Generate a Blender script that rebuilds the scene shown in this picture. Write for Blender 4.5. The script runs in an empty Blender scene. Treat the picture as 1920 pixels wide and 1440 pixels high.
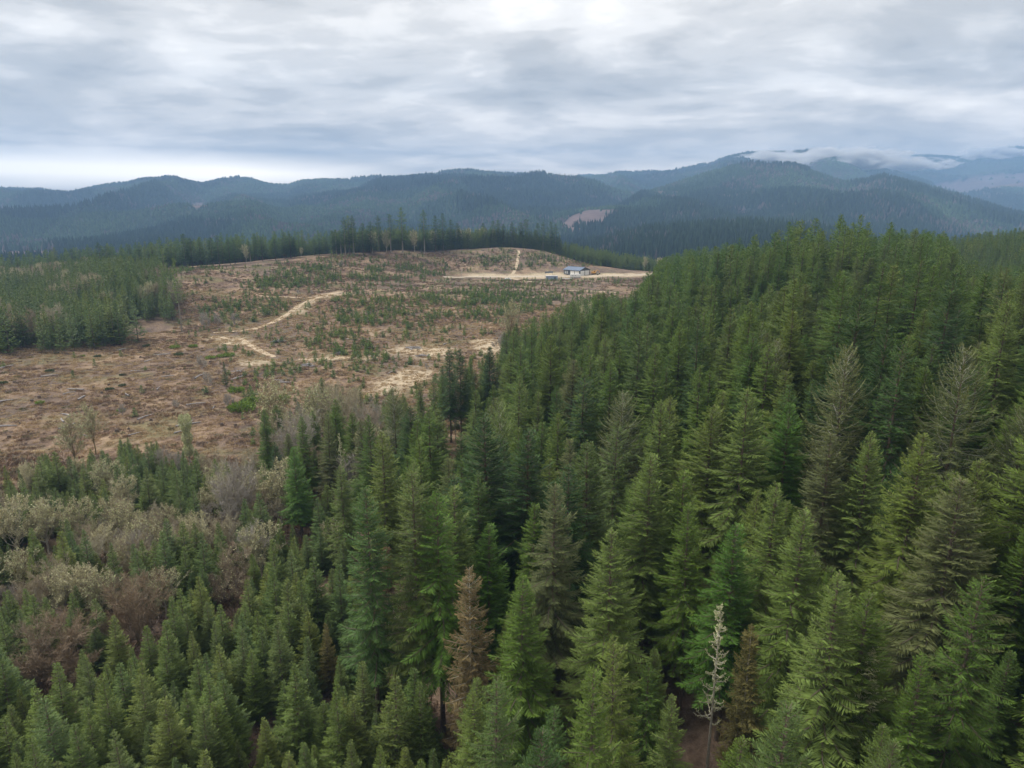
import bpy, math, random
import numpy as np
from math import radians, sin, cos, tan, pi

S = bpy.context.scene
COL = S.collection
# ------------------------------------------------------------------ camera
CZ = 100.0
FPX = 1280.0
HORIZON = 395.0
PITCH = math.atan((720.0 - HORIZON) / FPX)
cam_d = bpy.data.cameras.new('camera')
cam_d.lens = 24.0
cam_d.sensor_width = 36.0
cam_d.clip_start = 0.5
cam_d.clip_end = 60000
cam = bpy.data.objects.new('camera', cam_d)
cam.location = (0, 0, CZ)
cam.rotation_euler = (pi / 2 - PITCH, 0, 0)
COL.objects.link(cam)
S.camera = cam

# ------------------------------------------------------------------ world: overcast sky
SUN_EL, SUN_AZ = radians(48), radians(-70)      # light from the left, a little behind the hills
world = bpy.data.worlds.new('World')
S.world = world
world.use_nodes = True
nt = world.node_tree
nt.nodes.clear()


def N(tree, typ, **kw):
    n = tree.nodes.new(typ)
    for k, v in kw.items():
        if k.startswith('i_'):
            key = k[2:]
            key = int(key) if key.isdigit() else key
            n.inputs[key].default_value = v
        else:
            setattr(n, k, v)
    return n


def L(tree, a, b):
    tree.links.new(a, b)


def M_(tree, op, a=None, b=None, c=None, clamp=False):
    n = tree.nodes.new('ShaderNodeMath')
    n.operation = op
    n.use_clamp = clamp
    for i, v in enumerate((a, b, c)):
        if v is None:
            continue
        if isinstance(v, (int, float)):
            n.inputs[i].default_value = v
        else:
            tree.links.new(v, n.inputs[i])
    return n.outputs[0]


def ramp(tree, fac, stops, interp='LINEAR'):
    r = tree.nodes.new('ShaderNodeValToRGB')
    r.color_ramp.interpolation = interp
    e = r.color_ramp.elements
    e[0].position, e[0].color = stops[0][0], (*stops[0][1], 1)
    e[1].position, e[1].color = stops[-1][0], (*stops[-1][1], 1)
    for p, c in stops[1:-1]:
        x = e.new(p)
        x.color = (*c, 1)
    if fac is not None:
        tree.links.new(fac, r.inputs[0])
    return r.outputs[0]


def mixc(tree, fac, a, b, mode='MIX'):
    n = tree.nodes.new('ShaderNodeMix')
    n.data_type = 'RGBA'
    n.blend_type = mode
    n.clamp_factor = True
    for i, v in ((0, fac), (6, a), (7, b)):
        if isinstance(v, (int, float)):
            n.inputs[i].default_value = v
        elif isinstance(v, tuple):
            n.inputs[i].default_value = (*v, 1)
        else:
            tree.links.new(v, n.inputs[i])
    return n.outputs[2]


bg = N(nt, 'ShaderNodeBackground')
bg.inputs['Strength'].default_value = 0.1
wo = N(nt, 'ShaderNodeOutputWorld')
L(nt, bg.outputs[0], wo.inputs[0])
sky = N(nt, 'ShaderNodeTexSky', sky_type='NISHITA')
sky.sun_disc = False
sky.sun_elevation = SUN_EL
sky.sun_rotation = SUN_AZ
tc = N(nt, 'ShaderNodeTexCoord')
sx = N(nt, 'ShaderNodeSeparateXYZ')
L(nt, tc.outputs['Generated'], sx.inputs[0])
zc = M_(nt, 'MAXIMUM', sx.outputs[2], 0.0)
zd = M_(nt, 'ADD', zc, 0.16)
cx = M_(nt, 'DIVIDE', sx.outputs[0], zd)
cy = M_(nt, 'DIVIDE', sx.outputs[1], zd)
cv = N(nt, 'ShaderNodeCombineXYZ')
L(nt, cx, cv.inputs[0])
L(nt, cy, cv.inputs[1])
mp = N(nt, 'ShaderNodeMapping')
mp.inputs['Scale'].default_value = (0.8, 1.0, 1)
mp.inputs['Rotation'].default_value = (0, 0, radians(12))
mp.inputs['Location'].default_value = (3.1, 1.7, 0)
L(nt, cv.outputs[0], mp.inputs[0])
n1 = N(nt, 'ShaderNodeTexNoise', i_Scale=1.15, i_Detail=8.0, i_Roughness=0.52, i_Distortion=0.5)
n2 = N(nt, 'ShaderNodeTexNoise', i_Scale=3.4, i_Detail=6.0, i_Roughness=0.58, i_Distortion=0.3)
L(nt, mp.outputs[0], n1.inputs['Vector'])
L(nt, mp.outputs[0], n2.inputs['Vector'])
s = M_(nt, 'ADD', M_(nt, 'MULTIPLY', n1.outputs[0], 0.68), M_(nt, 'MULTIPLY', n2.outputs[0], 0.32))
cc = ramp(nt, s, [(0.37, (2.0, 1.93, 1.82)), (0.45, (2.7, 2.58, 2.4)), (0.52, (3.6, 3.42, 3.17)),
                  (0.58, (4.6, 4.36, 4.03)), (0.66, (5.8, 5.5, 5.06))], 'EASE')
hr = N(nt, 'ShaderNodeMapRange', i_1=0.0, i_2=0.16, i_3=1.0, i_4=0.0)
L(nt, sx.outputs[2], hr.inputs[0])
cc = mixc(nt, 1.0, cc, mixc(nt, hr.outputs[0], (1.0, 1.0, 1.0), (1.50, 1.30, 1.04)), 'MULTIPLY')
# a brighter gap low over the hills on the left
gz_ = M_(nt, 'SUBTRACT', 1.0, M_(nt, 'DIVIDE', M_(nt, 'ABSOLUTE', M_(nt, 'SUBTRACT', sx.outputs[2], 0.048)), 0.028), clamp=True)
gx_ = N(nt, 'ShaderNodeMapRange', i_1=-0.12, i_2=-0.38, i_3=0.0, i_4=1.0)
L(nt, sx.outputs[0], gx_.inputs[0])
gn = N(nt, 'ShaderNodeTexNoise', i_Scale=3.0, i_Detail=3.0)
cl = mixc(nt, M_(nt, 'MULTIPLY', M_(nt, 'MULTIPLY', gz_, gx_.outputs[0]), 1.2, clamp=True), cc, (13.5, 11.8, 9.4))
fin = mixc(nt, 0.985, sky.outputs[0], cl)
L(nt, fin, bg.inputs[0])

sun_d = bpy.data.lights.new('sun', 'SUN')
sun_d.energy = 1.5
sun_d.angle = radians(25)
sun_d.color = (1.0, 0.96, 0.9)
sun = bpy.data.objects.new('sun', sun_d)
# direction towards the sun
sd = (sin(SUN_AZ) * cos(SUN_EL), cos(SUN_AZ) * cos(SUN_EL), sin(SUN_EL))
from mathutils import Vector, Matrix
sun.rotation_euler = Vector(sd).to_track_quat('Z', 'Y').to_euler()
COL.objects.link(sun)

S.view_settings.view_transform = 'Standard'
S.view_settings.look = 'None'
S.view_settings.gamma = 1
S.view_settings.use_curve_mapping = False
S.view_settings.exposure = 1.42
S.cycles.max_bounces = 6
S.cycles.diffuse_bounces = 3
S.cycles.glossy_bounces = 2
S.cycles.transmission_bounces = 3
S.cycles.transparent_max_bounces = 8
S.cycles.volume_bounces = 1
S.cycles.use_denoising = True
S.cycles.volume_step_rate = 1.0
S.cycles.volume_max_steps = 64
S.cycles.caustics_reflective = False
S.cycles.caustics_refractive = False

# ------------------------------------------------------------------ pixel helpers (photo is 1920 x 1440)
cp, sp = cos(PITCH), sin(PITCH)


def ray(px, py):
    a = (px - 960.0) / FPX
    b = -(py - 720.0) / FPX
    return a, cp + b * sp, -sp + b * cp        # x, y, z direction


def project(x, y, z):
    dz = z - CZ
    depth = y * cp - dz * sp
    up = y * sp + dz * cp
    depth = np.maximum(depth, 1e-3)
    return 960 + FPX * x / depth, 720 - FPX * up / depth


def inpoly(px, py, poly):
    px = np.asarray(px, float)
    py = np.asarray(py, float)
    c = np.zeros(px.shape, bool)
    n = len(poly)
    for i in range(n):
        x1, y1 = poly[i]
        x2, y2 = poly[(i + 1) % n]
        if y1 == y2:
            continue
        m = ((y1 > py) != (y2 > py)) & (px < (x2 - x1) * (py - y1) / (y2 - y1) + x1)
        c ^= m
    return c


def _h(ix, iy, seed):
    h = (ix.astype(np.int64) * 374761393 + iy.astype(np.int64) * 668265263 + seed * 2147483647) & 0xffffffff
    h = ((h ^ (h >> 13)) * 1274126177) & 0xffffffff
    return ((h ^ (h >> 16)) & 0xffff) / 65535.0


def vn(x, y, seed=0):
    x = np.asarray(x, float)
    y = np.asarray(y, float)
    ix = np.floor(x)
    iy = np.floor(y)
    fx = x - ix
    fy = y - iy
    fx = fx * fx * (3 - 2 * fx)
    fy = fy * fy * (3 - 2 * fy)
    a = _h(ix, iy, seed)
    b = _h(ix + 1, iy, seed)
    c = _h(ix, iy + 1, seed)
    d = _h(ix + 1, iy + 1, seed)
    return (a * (1 - fx) + b * fx) * (1 - fy) + (c * (1 - fx) + d * fx) * fy


def fbm(x, y, seed=0, oct=4, gain=0.5):
    s_, a, t = 0, 1.0, 0
    for i in range(oct):
        s_ = s_ + a * vn(x * 2 ** i + 17.3 * i, y * 2 ** i - 9.1 * i, seed + i)
        t += a
        a *= gain
    return s_ / t


def sstep(a, b, x):
    t = np.clip((x - a) / (b - a), 0, 1)
    return t * t * (3 - 2 * t)


# ------------------------------------------------------------------ terrain: ground under us (thin plate spline)
# (px, py, forward distance) of ground seen in the photograph
G_SEEN = [
    (1085, 515, 600), (940, 467, 680), (1010, 470, 690), (860, 473, 655), (1060, 486, 680), (755, 474, 610),
    (700, 480, 585), (630, 480, 575), (560, 490, 545), (430, 502, 500), (335, 512, 460), (260, 525, 470),
    (330, 625, 330), (200, 640, 300), (0, 655, 280), (-200, 670, 270), (100, 740, 215), (0, 860, 165),
    (300, 860, 165), (-250, 860, 165), (450, 640, 310), (600, 548, 430), (700, 680, 270), (730, 720, 240),
    (900, 650, 300), (700, 560, 410), (900, 560, 430), (850, 520, 560), (1200, 516, 585), (1150, 540, 500),
    (1060, 560, 450), (450, 560, 400), (500, 520, 465), (950, 520, 580), (1000, 510, 610), (820, 500, 600),
    (1250, 512, 610),
]
# (px, forward distance, height relative to camera) of ground hidden under trees
G_HID = [
    (960, 60, -60), (300, 60, -60), (-300, 60, -60), (1600, 60, -55), (2300, 60, -46), (960, 20, -61), (0, 20, -61),
    (2000, 20, -58), (960, 110, -60), (960, 160, -61), (700, 150, -62), (400, 120, -61), (1230, 90, -57),
    (1440, 115, -42), (1600, 108, -41), (1750, 104, -39), (1310, 120, -49), (1700, 80, -46), (1500, 80, -50), (1900, 110, -38), (1560, 260, -31), (1640, 250, -30), (1400, 300, -39),
    (1700, 250, -34), (1290, 350, -53), (1800, 190, -46), (2100, 180, -42), (2300, 250, -34), (1250, 200, -55),
    (1400, 180, -53), (1560, 175, -50), (1680, 175, -49), (1100, 250, -59), (1850, 330, -48), (1920, 480, -28), (2200, 480, -22),
    (1800, 480, -32), (1650, 380, -52), (1500, 420, -58), (1350, 480, -60), (1400, 650, -70),
    (0, 400, -60), (0, 560, -56), (150, 560, -50), (-300, 400, -60), (-300, 560, -58), (200, 480, -50),
    (940, 800, -62), (700, 740, -62), (500, 680, -60), (300, 640, -60), (0, 700, -80), (-300, 720, -85),
    (1100, 800, -66), (1300, 780, -78), (1600, 620, -62), (1920, 650, -60), (2300, 700, -70),
    (1200, 700, -62), (-300, 900, -110), (0, 900, -105), (400, 900, -100), (800, 950, -105), (1200, 950, -105), (1600, 900, -110),
    (2200, 900, -120), (-300, -150, -62), (960, -150, -62), (2300, -150, -62), (-1200, 300, -60), (-1200, 700, -70), (2900, 300, -20), (2900, 600, -30),
]
P, Zc = [], []
for px, py, Y in G_SEEN:
    a, b, c = ray(px, py)
    P.append((a / b * Y, Y))
    Zc.append(CZ + c / b * Y)
for px, Y, dz in G_HID:
    P.append(((px - 960) / FPX * abs(Y) * 1.04 if Y > 0 else (px - 960), Y))
    Zc.append(CZ + dz)
P = np.array(P)
Zc = np.array(Zc)
n = len(P)
d = np.linalg.norm(P[:, None] - P[None], axis=2)
K = np.where(d > 0, d ** 2 * np.log(d + 1e-9), 0) + np.eye(n) * 60.0
A = np.zeros((n + 3, n + 3))
A[:n, :n] = K
A[:n, n] = 1
A[:n, n + 1:] = P
A[n, :n] = 1
A[n + 1:, :n] = P.T
W = np.linalg.solve(A, np.concatenate([Zc, np.zeros(3)]))


def tps(x, y):
    o = W[n] + W[n + 1] * x + W[n + 2] * y
    for i in range(n):
        r2 = (x - P[i, 0]) ** 2 + (y - P[i, 1]) ** 2
        o = o + W[i] * 0.5 * r2 * np.log(r2 + 1e-9)
    return o


# ------------------------------------------------------------------ terrain: ranges of hills, each from its own crest line
def crest(pts):
    u, s_ = [], []
    for px, py in pts:
        a, b, c = ray(px, py)
        u.append(a / b)
        s_.append(c / b)
    return np.array(u), np.array(s_)


RANGES = [  # crest points, crest distance, foot distance, foot height, gully depth
    ([(-600, 352), (-200, 360), (0, 357), (60, 359), (130, 362), (160, 354), (200, 347), (250, 342), (290, 339), (330, 343), (365, 350), (385, 349),
      (420, 340), (455, 335), (480, 337), (500, 343), (540, 346), (565, 338), (610, 335), (660, 339), (720, 333), (760, 332), (830, 327),
      (880, 325), (920, 328), (960, 330), (1010, 328), (1045, 330), (1085, 333), (1110, 338), (1180, 360), (1300, 420), (1400, 470)], 4800, 1500, -110, 95),
    ([(600, 430), (800, 400), (1000, 370), (1060, 345), (1100, 335), (1170, 327), (1270, 320), (1330, 309), (1370, 297), (1400, 290), (1440, 289),
      (1500, 286), (1540, 284), (1570, 290), (1640, 318), (1750, 350), (1900, 400)], 6000, 2600, -112, 110),
    ([(1000, 450), (1100, 405), (1180, 375), (1260, 345), (1320, 325), (1360, 314), (1400, 310), (1440, 312), (1490, 314), (1530, 327), (1580, 343), (1620, 342),
      (1650, 338), (1690, 344), (1740, 360), (1800, 377), (1870, 397), (1920, 410), (2100, 440)], 3600, 1700, -110, 70),
    ([(850, 470), (960, 448), (1020, 420), (1060, 402), (1100, 393), (1160, 389), (1220, 394), (1300, 415), (1400, 450)], 2600, 1500, -110, 25),
    ([(1050, 480), (1130, 460), (1200, 445), (1280, 437), (1400, 432), (1500, 436), (1650, 455), (1800, 480)], 1600, 1000, -110, 12),
    ([(1400, 370), (1500, 332), (1600, 305), (1650, 302), (1700, 296), (1740, 294), (1800, 296), (1850, 285), (1900, 279), (1920, 278), (2100, 265), (2500, 275)], 8500, 5000, -110, 120),
    ([(1600, 430), (1700, 395), (1780, 372), (1830, 357), (1870, 348), (1920, 342), (2100, 325), (2500, 330)], 5400, 3600, -112, 60),
    ([(350, 480), (450, 462), (560, 442), (640, 428), (760, 424), (900, 444), (1000, 470)], 2300, 1500, -110, 25),
    ([(1000, 345), (1080, 332), (1110, 328), (1150, 328), (1180, 333), (1250, 345)], 7600, 6000, -110, 30),
    ([(-600, 440), (-200, 430), (0, 425), (120, 430), (250, 438), (400, 455), (520, 480)], 2600, 1500, -110, 35),
]
RANGES = [(crest(p), D, F, f, g) for p, D, F, f, g in RANGES]


def hills(x, y):
    u = x / y
    base = CZ - 112 + 10 * fbm(x / 500, y / 500, 5)
    out = base
    for k, ((uu, ss), D, F, f, g) in enumerate(RANGES):
        Dk = D * (1 + 0.05 * (fbm(u * 6 + 3, u * 0 + k, 40 + k, 3) - 0.5))
        zr = np.minimum(np.interp(u, uu, ss), 1) * Dk
        zr = zr + 3.0 * (vn(u * 160, u * 0, k + 3) - 0.5) * D / 4000
        off = (u < uu[0]) | (u > uu[-1])
        t = np.clip((y - F) / (Dk - F), 0, 1)
        prof = 0.55 * t + 0.45 * t * t * (3 - 2 * t)
        gx = x / 620 + 0.5 * fbm(x / 900, y / 900, 70 + k, 2) * 2
        rid = 1 - np.abs(2 * fbm(gx, y / 1500, 90 + k, 3, 0.45) - 1) * 1.6
        rid2 = 1 - np.abs(2 * vn(x / 260 + y / 600, y / 420, 130 + k) - 1)
        env = np.sin(np.clip(t, 0, 1) * pi) ** 0.8
        z = f + (zr - f) * prof + env * g * 1.5 * (rid - 0.72) + env * g * 0.35 * (rid2 - 0.5)
        z = np.where(y > Dk, zr - (y - Dk) * 0.28, z)
        z = np.where(off | (y < F), -1000, z)
        out = np.maximum(out, CZ + z)
    return out


def terrain(x, y):
    x = np.asarray(x, float)
    y = np.asarray(y, float)
    w = sstep(780, 1050, y)
    near = tps(np.clip(x, -1200, 1200), np.clip(y, -150, 1050)) if np.any(w < 1) else 0
    far = hills(x, np.maximum(y, 300)) if np.any(w > 0) else 0
    z = near * (1 - w) + far * w
    z = z + (1 - w) * (2.2 * (fbm(x / 45, y / 45, 11) - 0.5) + 0.7 * (fbm(x / 9, y / 9, 21, 3) - 0.5))
    return z


GX0, GX1, GY0, GY1, GS = -1000, 1000, -120, 900, 4.0
gx = np.arange(GX0, GX1 + 1, GS)
gy = np.arange(GY0, GY1 + 1, GS)
GXX, GYY = np.meshgrid(gx, gy)
GZZ = terrain(GXX, GYY)


def gz(x, y):
    """ground height at (x, y)"""
    x = np.asarray(x, float)
    y = np.asarray(y, float)
    fx = np.clip((x - GX0) / GS, 0, len(gx) - 1.001)
    fy = np.clip((y - GY0) / GS, 0, len(gy) - 1.001)
    ix = fx.astype(int)
    iy = fy.astype(int)
    fx = fx - ix
    fy = fy - iy
    return (GZZ[iy, ix] * (1 - fx) + GZZ[iy, ix + 1] * fx) * (1 - fy) + (GZZ[iy + 1, ix] * (1 - fx) + GZZ[iy + 1, ix + 1] * fx) * fy


YS = np.concatenate([np.arange(12, 300, 0.5), np.arange(300, 900, 1.0)])


def cast(px, py, H=0.0):
    """where the ray of a pixel meets the ground raised by H; returns x, y, ground z"""
    a, b, c = ray(px, py)
    xs = a / b * YS
    zs = CZ + c / b * YS
    g = gz(xs, YS) + H
    k = np.nonzero(zs <= g)[0]
    i = k[0] if len(k) else len(YS) - 1
    return float(xs[i]), float(YS[i]), float(g[i] - H)


# ------------------------------------------------------------------ mesh helpers
def mesh_np(name, V, F, mats, midx=None, attrs=None, smooth=False):
    """V (n,3), F (m,k) with k = 3 or 4"""
    me = bpy.data.meshes.new(name)
    V = np.asarray(V, np.float32)
    F = np.asarray(F, np.int32)
    m, k = F.shape
    me.vertices.add(len(V))
    me.vertices.foreach_set('co', V.ravel())
    me.loops.add(m * k)
    me.loops.foreach_set('vertex_index', F.ravel())
    me.polygons.add(m)
    me.polygons.foreach_set('loop_start', np.arange(m, dtype=np.int32) * k)
    me.polygons.foreach_set('loop_total', np.full(m, k, np.int32))
    for mt in mats:
        me.materials.append(mt)
    if midx is not None:
        me.polygons.foreach_set('material_index', np.asarray(midx, np.int32))
    me.polygons.foreach_set('use_smooth', np.full(m, smooth))
    me.update(calc_edges=True)
    if attrs:
        for an, av in attrs.items():
            av = np.asarray(av, np.float32)
            if av.ndim == 1:
                at = me.attributes.new(an, 'FLOAT', 'POINT')
                at.data.foreach_set('value', av)
            else:
                at = me.attributes.new(an, 'FLOAT_COLOR', 'POINT')
                at.data.foreach_set('color', np.concatenate([av, np.ones((len(av), 1), np.float32)], 1).ravel())
    return me


class MB:
    """collects triangles of one mesh, with material slot numbers"""

    def __init__(s):
        s.V, s.F, s.M, s.T, s.n = [], [], [], [], 0

    def add(s, V, F, m=0, tip=0.0):
        V = np.asarray(V, float)
        F = np.asarray(F, int)
        if F.shape[1] == 4:
            F = np.concatenate([F[:, [0, 1, 2]], F[:, [0, 2, 3]]])
        s.V.append(V)
        s.F.append(F + s.n)
        s.M.append(np.full(len(F), m))
        s.T.append(np.broadcast_to(np.asarray(tip, float), (len(V),)))
        s.n += len(V)

    def kites(s, B, T, Wd, m=0, tipb=0.0, tipt=1.0, fold=0.0):
        """leaf shaped blades from B to T with half width vectors Wd"""
        k = len(B)
        Mi = B + (T - B) * 0.42
        Mi = Mi - np.array([0, 0, 1.0]) * fold
        V = np.empty((k, 4, 3))
        V[:, 0] = B
        V[:, 1] = Mi + Wd
        V[:, 2] = T
        V[:, 3] = Mi - Wd
        idx = np.arange(k)[:, None] * 4
        F = np.concatenate([idx + [0, 1, 2], idx + [0, 2, 3]])
        tp = np.empty((k, 4))
        tp[:, 0] = tipb
        tp[:, 1] = tp[:, 3] = (np.asarray(tipb) + tipt) / 2
        tp[:, 2] = tipt
        s.add(V.reshape(-1, 3), F, m, tp.ravel())

    def tube(s, pts, rad, sides=6, m=0, cap=False):
        pts = np.asarray(pts, float)
        k = len(pts)
        d = np.gradient(pts, axis=0)
        d /= np.linalg.norm(d, axis=1)[:, None] + 1e-9
        ref = np.where(np.abs(d[:, 2:3]) > 0.9, np.array([[1.0, 0, 0]]), np.array([[0, 0, 1.0]]))
        a = np.cross(d, ref)
        a /= np.linalg.norm(a, axis=1)[:, None] + 1e-9
        b = np.cross(d, a)
        th = np.arange(sides) / sides * 2 * pi
        V = pts[:, None] + np.asarray(rad)[:, None, None] * (np.cos(th)[None, :, None] * a[:, None] + np.sin(th)[None, :, None] * b[:, None])
        V = V.reshape(-1, 3)
        F = []
        for i in range(k - 1):
            for j in range(sides):
                j2 = (j + 1) % sides
                F.append((i * sides + j, i * sides + j2, (i + 1) * sides + j2, (i + 1) * sides + j))
        s.add(V, F, m)
        if cap:
            V2 = np.concatenate([V[-sides:], pts[-1:]])
            s.add(V2, [(j, (j + 1) % sides, sides) for j in range(sides)], m)

    def box(s, x0, x1, y0, y1, z0, z1, m=0):
        V = [(x, y, z) for z in (z0, z1) for y in (y0, y1) for x in (x0, x1)]
        s.add(V, [(0, 2, 3, 1), (4, 5, 7, 6), (0, 1, 5, 4), (2, 6, 7, 3), (0, 4, 6, 2), (1, 3, 7, 5)], m)

    def mesh(s, name, mats, smooth=False):
        return mesh_np(name, np.concatenate(s.V), np.concatenate(s.F), mats, np.concatenate(s.M),
                       {'tip': np.concatenate(s.T)}, smooth)


def new_obj(name, data, parent=None, loc=None, **props):
    o = bpy.data.objects.new(name, data)
    COL.objects.link(o)
    if parent is not None:
        o.parent = parent
    if loc is not None:
        o.location = loc
    for k, v in props.items():
        o[k] = v
    return o


# ------------------------------------------------------------------ materials
def newmat(name):
    m = bpy.data.materials.new(name)
    m.use_nodes = True
    t = m.node_tree
    t.nodes.clear()
    o = t.nodes.new('ShaderNodeOutputMaterial')
    return m, t, o


def foliage_mat(name, stops, tipcol=(1.55, 1.42, 1.1), transl=0.22, noise=0.35):
    """stops: base colours picked per tree by its random number"""
    m, t, o = newmat(name)
    oi = N(t, 'ShaderNodeObjectInfo')
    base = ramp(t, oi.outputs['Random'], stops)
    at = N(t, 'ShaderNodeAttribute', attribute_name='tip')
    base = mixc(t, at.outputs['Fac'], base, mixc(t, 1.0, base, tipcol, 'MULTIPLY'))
    g = N(t, 'ShaderNodeTexCoord')
    nz = N(t, 'ShaderNodeTexNoise', i_Scale=1.1, i_Detail=3.0)
    L(t, g.outputs['Object'], nz.inputs['Vector'])
    v = N(t, 'ShaderNodeMapRange', i_1=0.3, i_2=0.7, i_3=1 - noise, i_4=1 + noise)
    L(t, nz.outputs[0], v.inputs[0])
    base = mixc(t, 1.0, base, v.outputs[0], 'MULTIPLY')
    b = N(t, 'ShaderNodeBsdfPrincipled')
    b.inputs['Roughness'].default_value = 0.65
    b.inputs['Specular IOR Level'].default_value = 0.25
    L(t, base, b.inputs['Base Color'])
    tr = N(t, 'ShaderNodeBsdfTranslucent')
    L(t, base, tr.inputs[0])
    mx = N(t, 'ShaderNodeMixShader')
    mx.inputs[0].default_value = transl
    L(t, b.outputs[0], mx.inputs[1])
    L(t, tr.outputs[0], mx.inputs[2])
    L(t, mx.outputs[0], o.inputs[0])
    return m


def plain_mat(name, col, rough=0.8, noise_scale=2.0, var=0.25, metal=0.0, bump=0.0):
    m, t, o = newmat(name)
    b = N(t, 'ShaderNodeBsdfPrincipled')
    b.inputs['Roughness'].default_value = rough
    b.inputs['Metallic'].default_value = metal
    b.inputs['Specular IOR Level'].default_value = 0.3
    g = N(t, 'ShaderNodeTexCoord')
    nz = N(t, 'ShaderNodeTexNoise', i_Scale=noise_scale, i_Detail=5.0, i_Roughness=0.6)
    L(t, g.outputs['Object'], nz.inputs['Vector'])
    v = N(t, 'ShaderNodeMapRange', i_1=0.25, i_2=0.75, i_3=1 - var, i_4=1 + var)
    L(t, nz.outputs[0], v.inputs[0])
    L(t, mixc(t, 1.0, col, v.outputs[0], 'MULTIPLY'), b.inputs['Base Color'])
    if bump:
        bp = N(t, 'ShaderNodeBump', i_Strength=bump, i_Distance=0.05)
        L(t, nz.outputs[0], bp.inputs['Height'])
        L(t, bp.outputs[0], b.inputs['Normal'])
    L(t, b.outputs[0], o.inputs[0])
    return m


FIR_STOPS = [(0.0, (0.056, 0.111, 0.023)), (0.18, (0.079, 0.142, 0.025)), (0.36, (0.095, 0.153, 0.031)), (0.5, (0.060, 0.125, 0.033)),
             (0.64, (0.113, 0.160, 0.037)), (0.78, (0.081, 0.144, 0.023)), (0.9, (0.100, 0.137, 0.045)), (1.0, (0.058, 0.118, 0.033))]
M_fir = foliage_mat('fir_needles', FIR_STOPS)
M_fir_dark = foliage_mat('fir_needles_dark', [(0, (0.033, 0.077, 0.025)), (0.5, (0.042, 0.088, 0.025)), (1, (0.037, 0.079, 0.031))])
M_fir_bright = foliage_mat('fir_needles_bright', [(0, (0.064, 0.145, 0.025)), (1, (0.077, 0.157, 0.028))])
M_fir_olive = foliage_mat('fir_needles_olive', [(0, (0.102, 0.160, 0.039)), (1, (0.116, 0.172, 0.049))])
M_fir_lichen = foliage_mat('fir_needles_lichen', [(0, (0.097, 0.123, 0.055)), (1, (0.116, 0.139, 0.062))])
M_fir_brown = foliage_mat('fir_needles_brown', [(0, (0.165, 0.135, 0.072)), (1, (0.18, 0.145, 0.078))])
M_fir_rust = foliage_mat('fir_needles_rust', [(0, (0.14, 0.095, 0.062)), (1, (0.15, 0.10, 0.062))])
M_fir_gold = foliage_mat('fir_needles_gold', [(0, (0.117, 0.114, 0.044)), (1, (0.133, 0.123, 0.046))])
YF = [(0.0, (0.078, 0.130, 0.038)), (0.25, (0.112, 0.166, 0.040)), (0.5, (0.081, 0.139, 0.046)), (0.7, (0.100, 0.149, 0.055)), (0.85, (0.137, 0.180, 0.042)), (1.0, (0.090, 0.137, 0.048))]
M_young = foliage_mat('young_fir_needles', YF)
M_sapl = foliage_mat('sapling_needles', [(0, (0.067, 0.126, 0.037)), (0.6, (0.104, 0.168, 0.037)), (1, (0.146, 0.204, 0.047))])
M_lime = foliage_mat('yellow_green_leaves', [(0, (0.16, 0.22, 0.05)), (1, (0.19, 0.24, 0.06))])
M_moss = foliage_mat('pale_lichen', [(0, (0.448, 0.445, 0.259)), (0.5, (0.403, 0.422, 0.238)), (1, (0.515, 0.479, 0.302))], tipcol=(1.2, 1.2, 1.15), transl=0.1)
M_mossb = foliage_mat('brown_moss', [(0, (0.17, 0.13, 0.055)), (1, (0.20, 0.16, 0.07))], transl=0.05)
M_bark = plain_mat('fir_bark', (0.13, 0.10, 0.078), 0.9, 3.0, 0.4)
M_pale = plain_mat('pale_weathered_bark', (0.40, 0.37, 0.31), 0.9, 3.0, 0.3)
M_greybark = plain_mat('grey_bark', (0.24, 0.215, 0.18), 0.9, 3.0, 0.3)
M_branch_l = plain_mat('lichen_branch', (0.42, 0.40, 0.33), 0.9, 3.0, 0.3)
M_twig = foliage_mat('bare_twigs', [(0, (0.25, 0.21, 0.155)), (0.35, (0.29, 0.25, 0.185)), (0.7, (0.31, 0.285, 0.20)), (1, (0.35, 0.335, 0.25))], tipcol=(1.25, 1.15, 1.1), transl=0.0, noise=0.2)
M_twigbr = foliage_mat('brown_twigs', [(0, (0.215, 0.17, 0.115)), (1, (0.24, 0.19, 0.13))], tipcol=(1.2, 1.1, 1.05), transl=0.0, noise=0.2)
M_greytwig = foliage_mat('grey_twigs', [(0, (0.30, 0.27, 0.24)), (1, (0.36, 0.33, 0.29))], tipcol=(1.2, 1.2, 1.2), transl=0.0, noise=0.2)


# ------------------------------------------------------------------ tree builders
def unit(v):
    return v / (np.linalg.norm(v, axis=-1, keepdims=True) + 1e-9)


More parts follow.
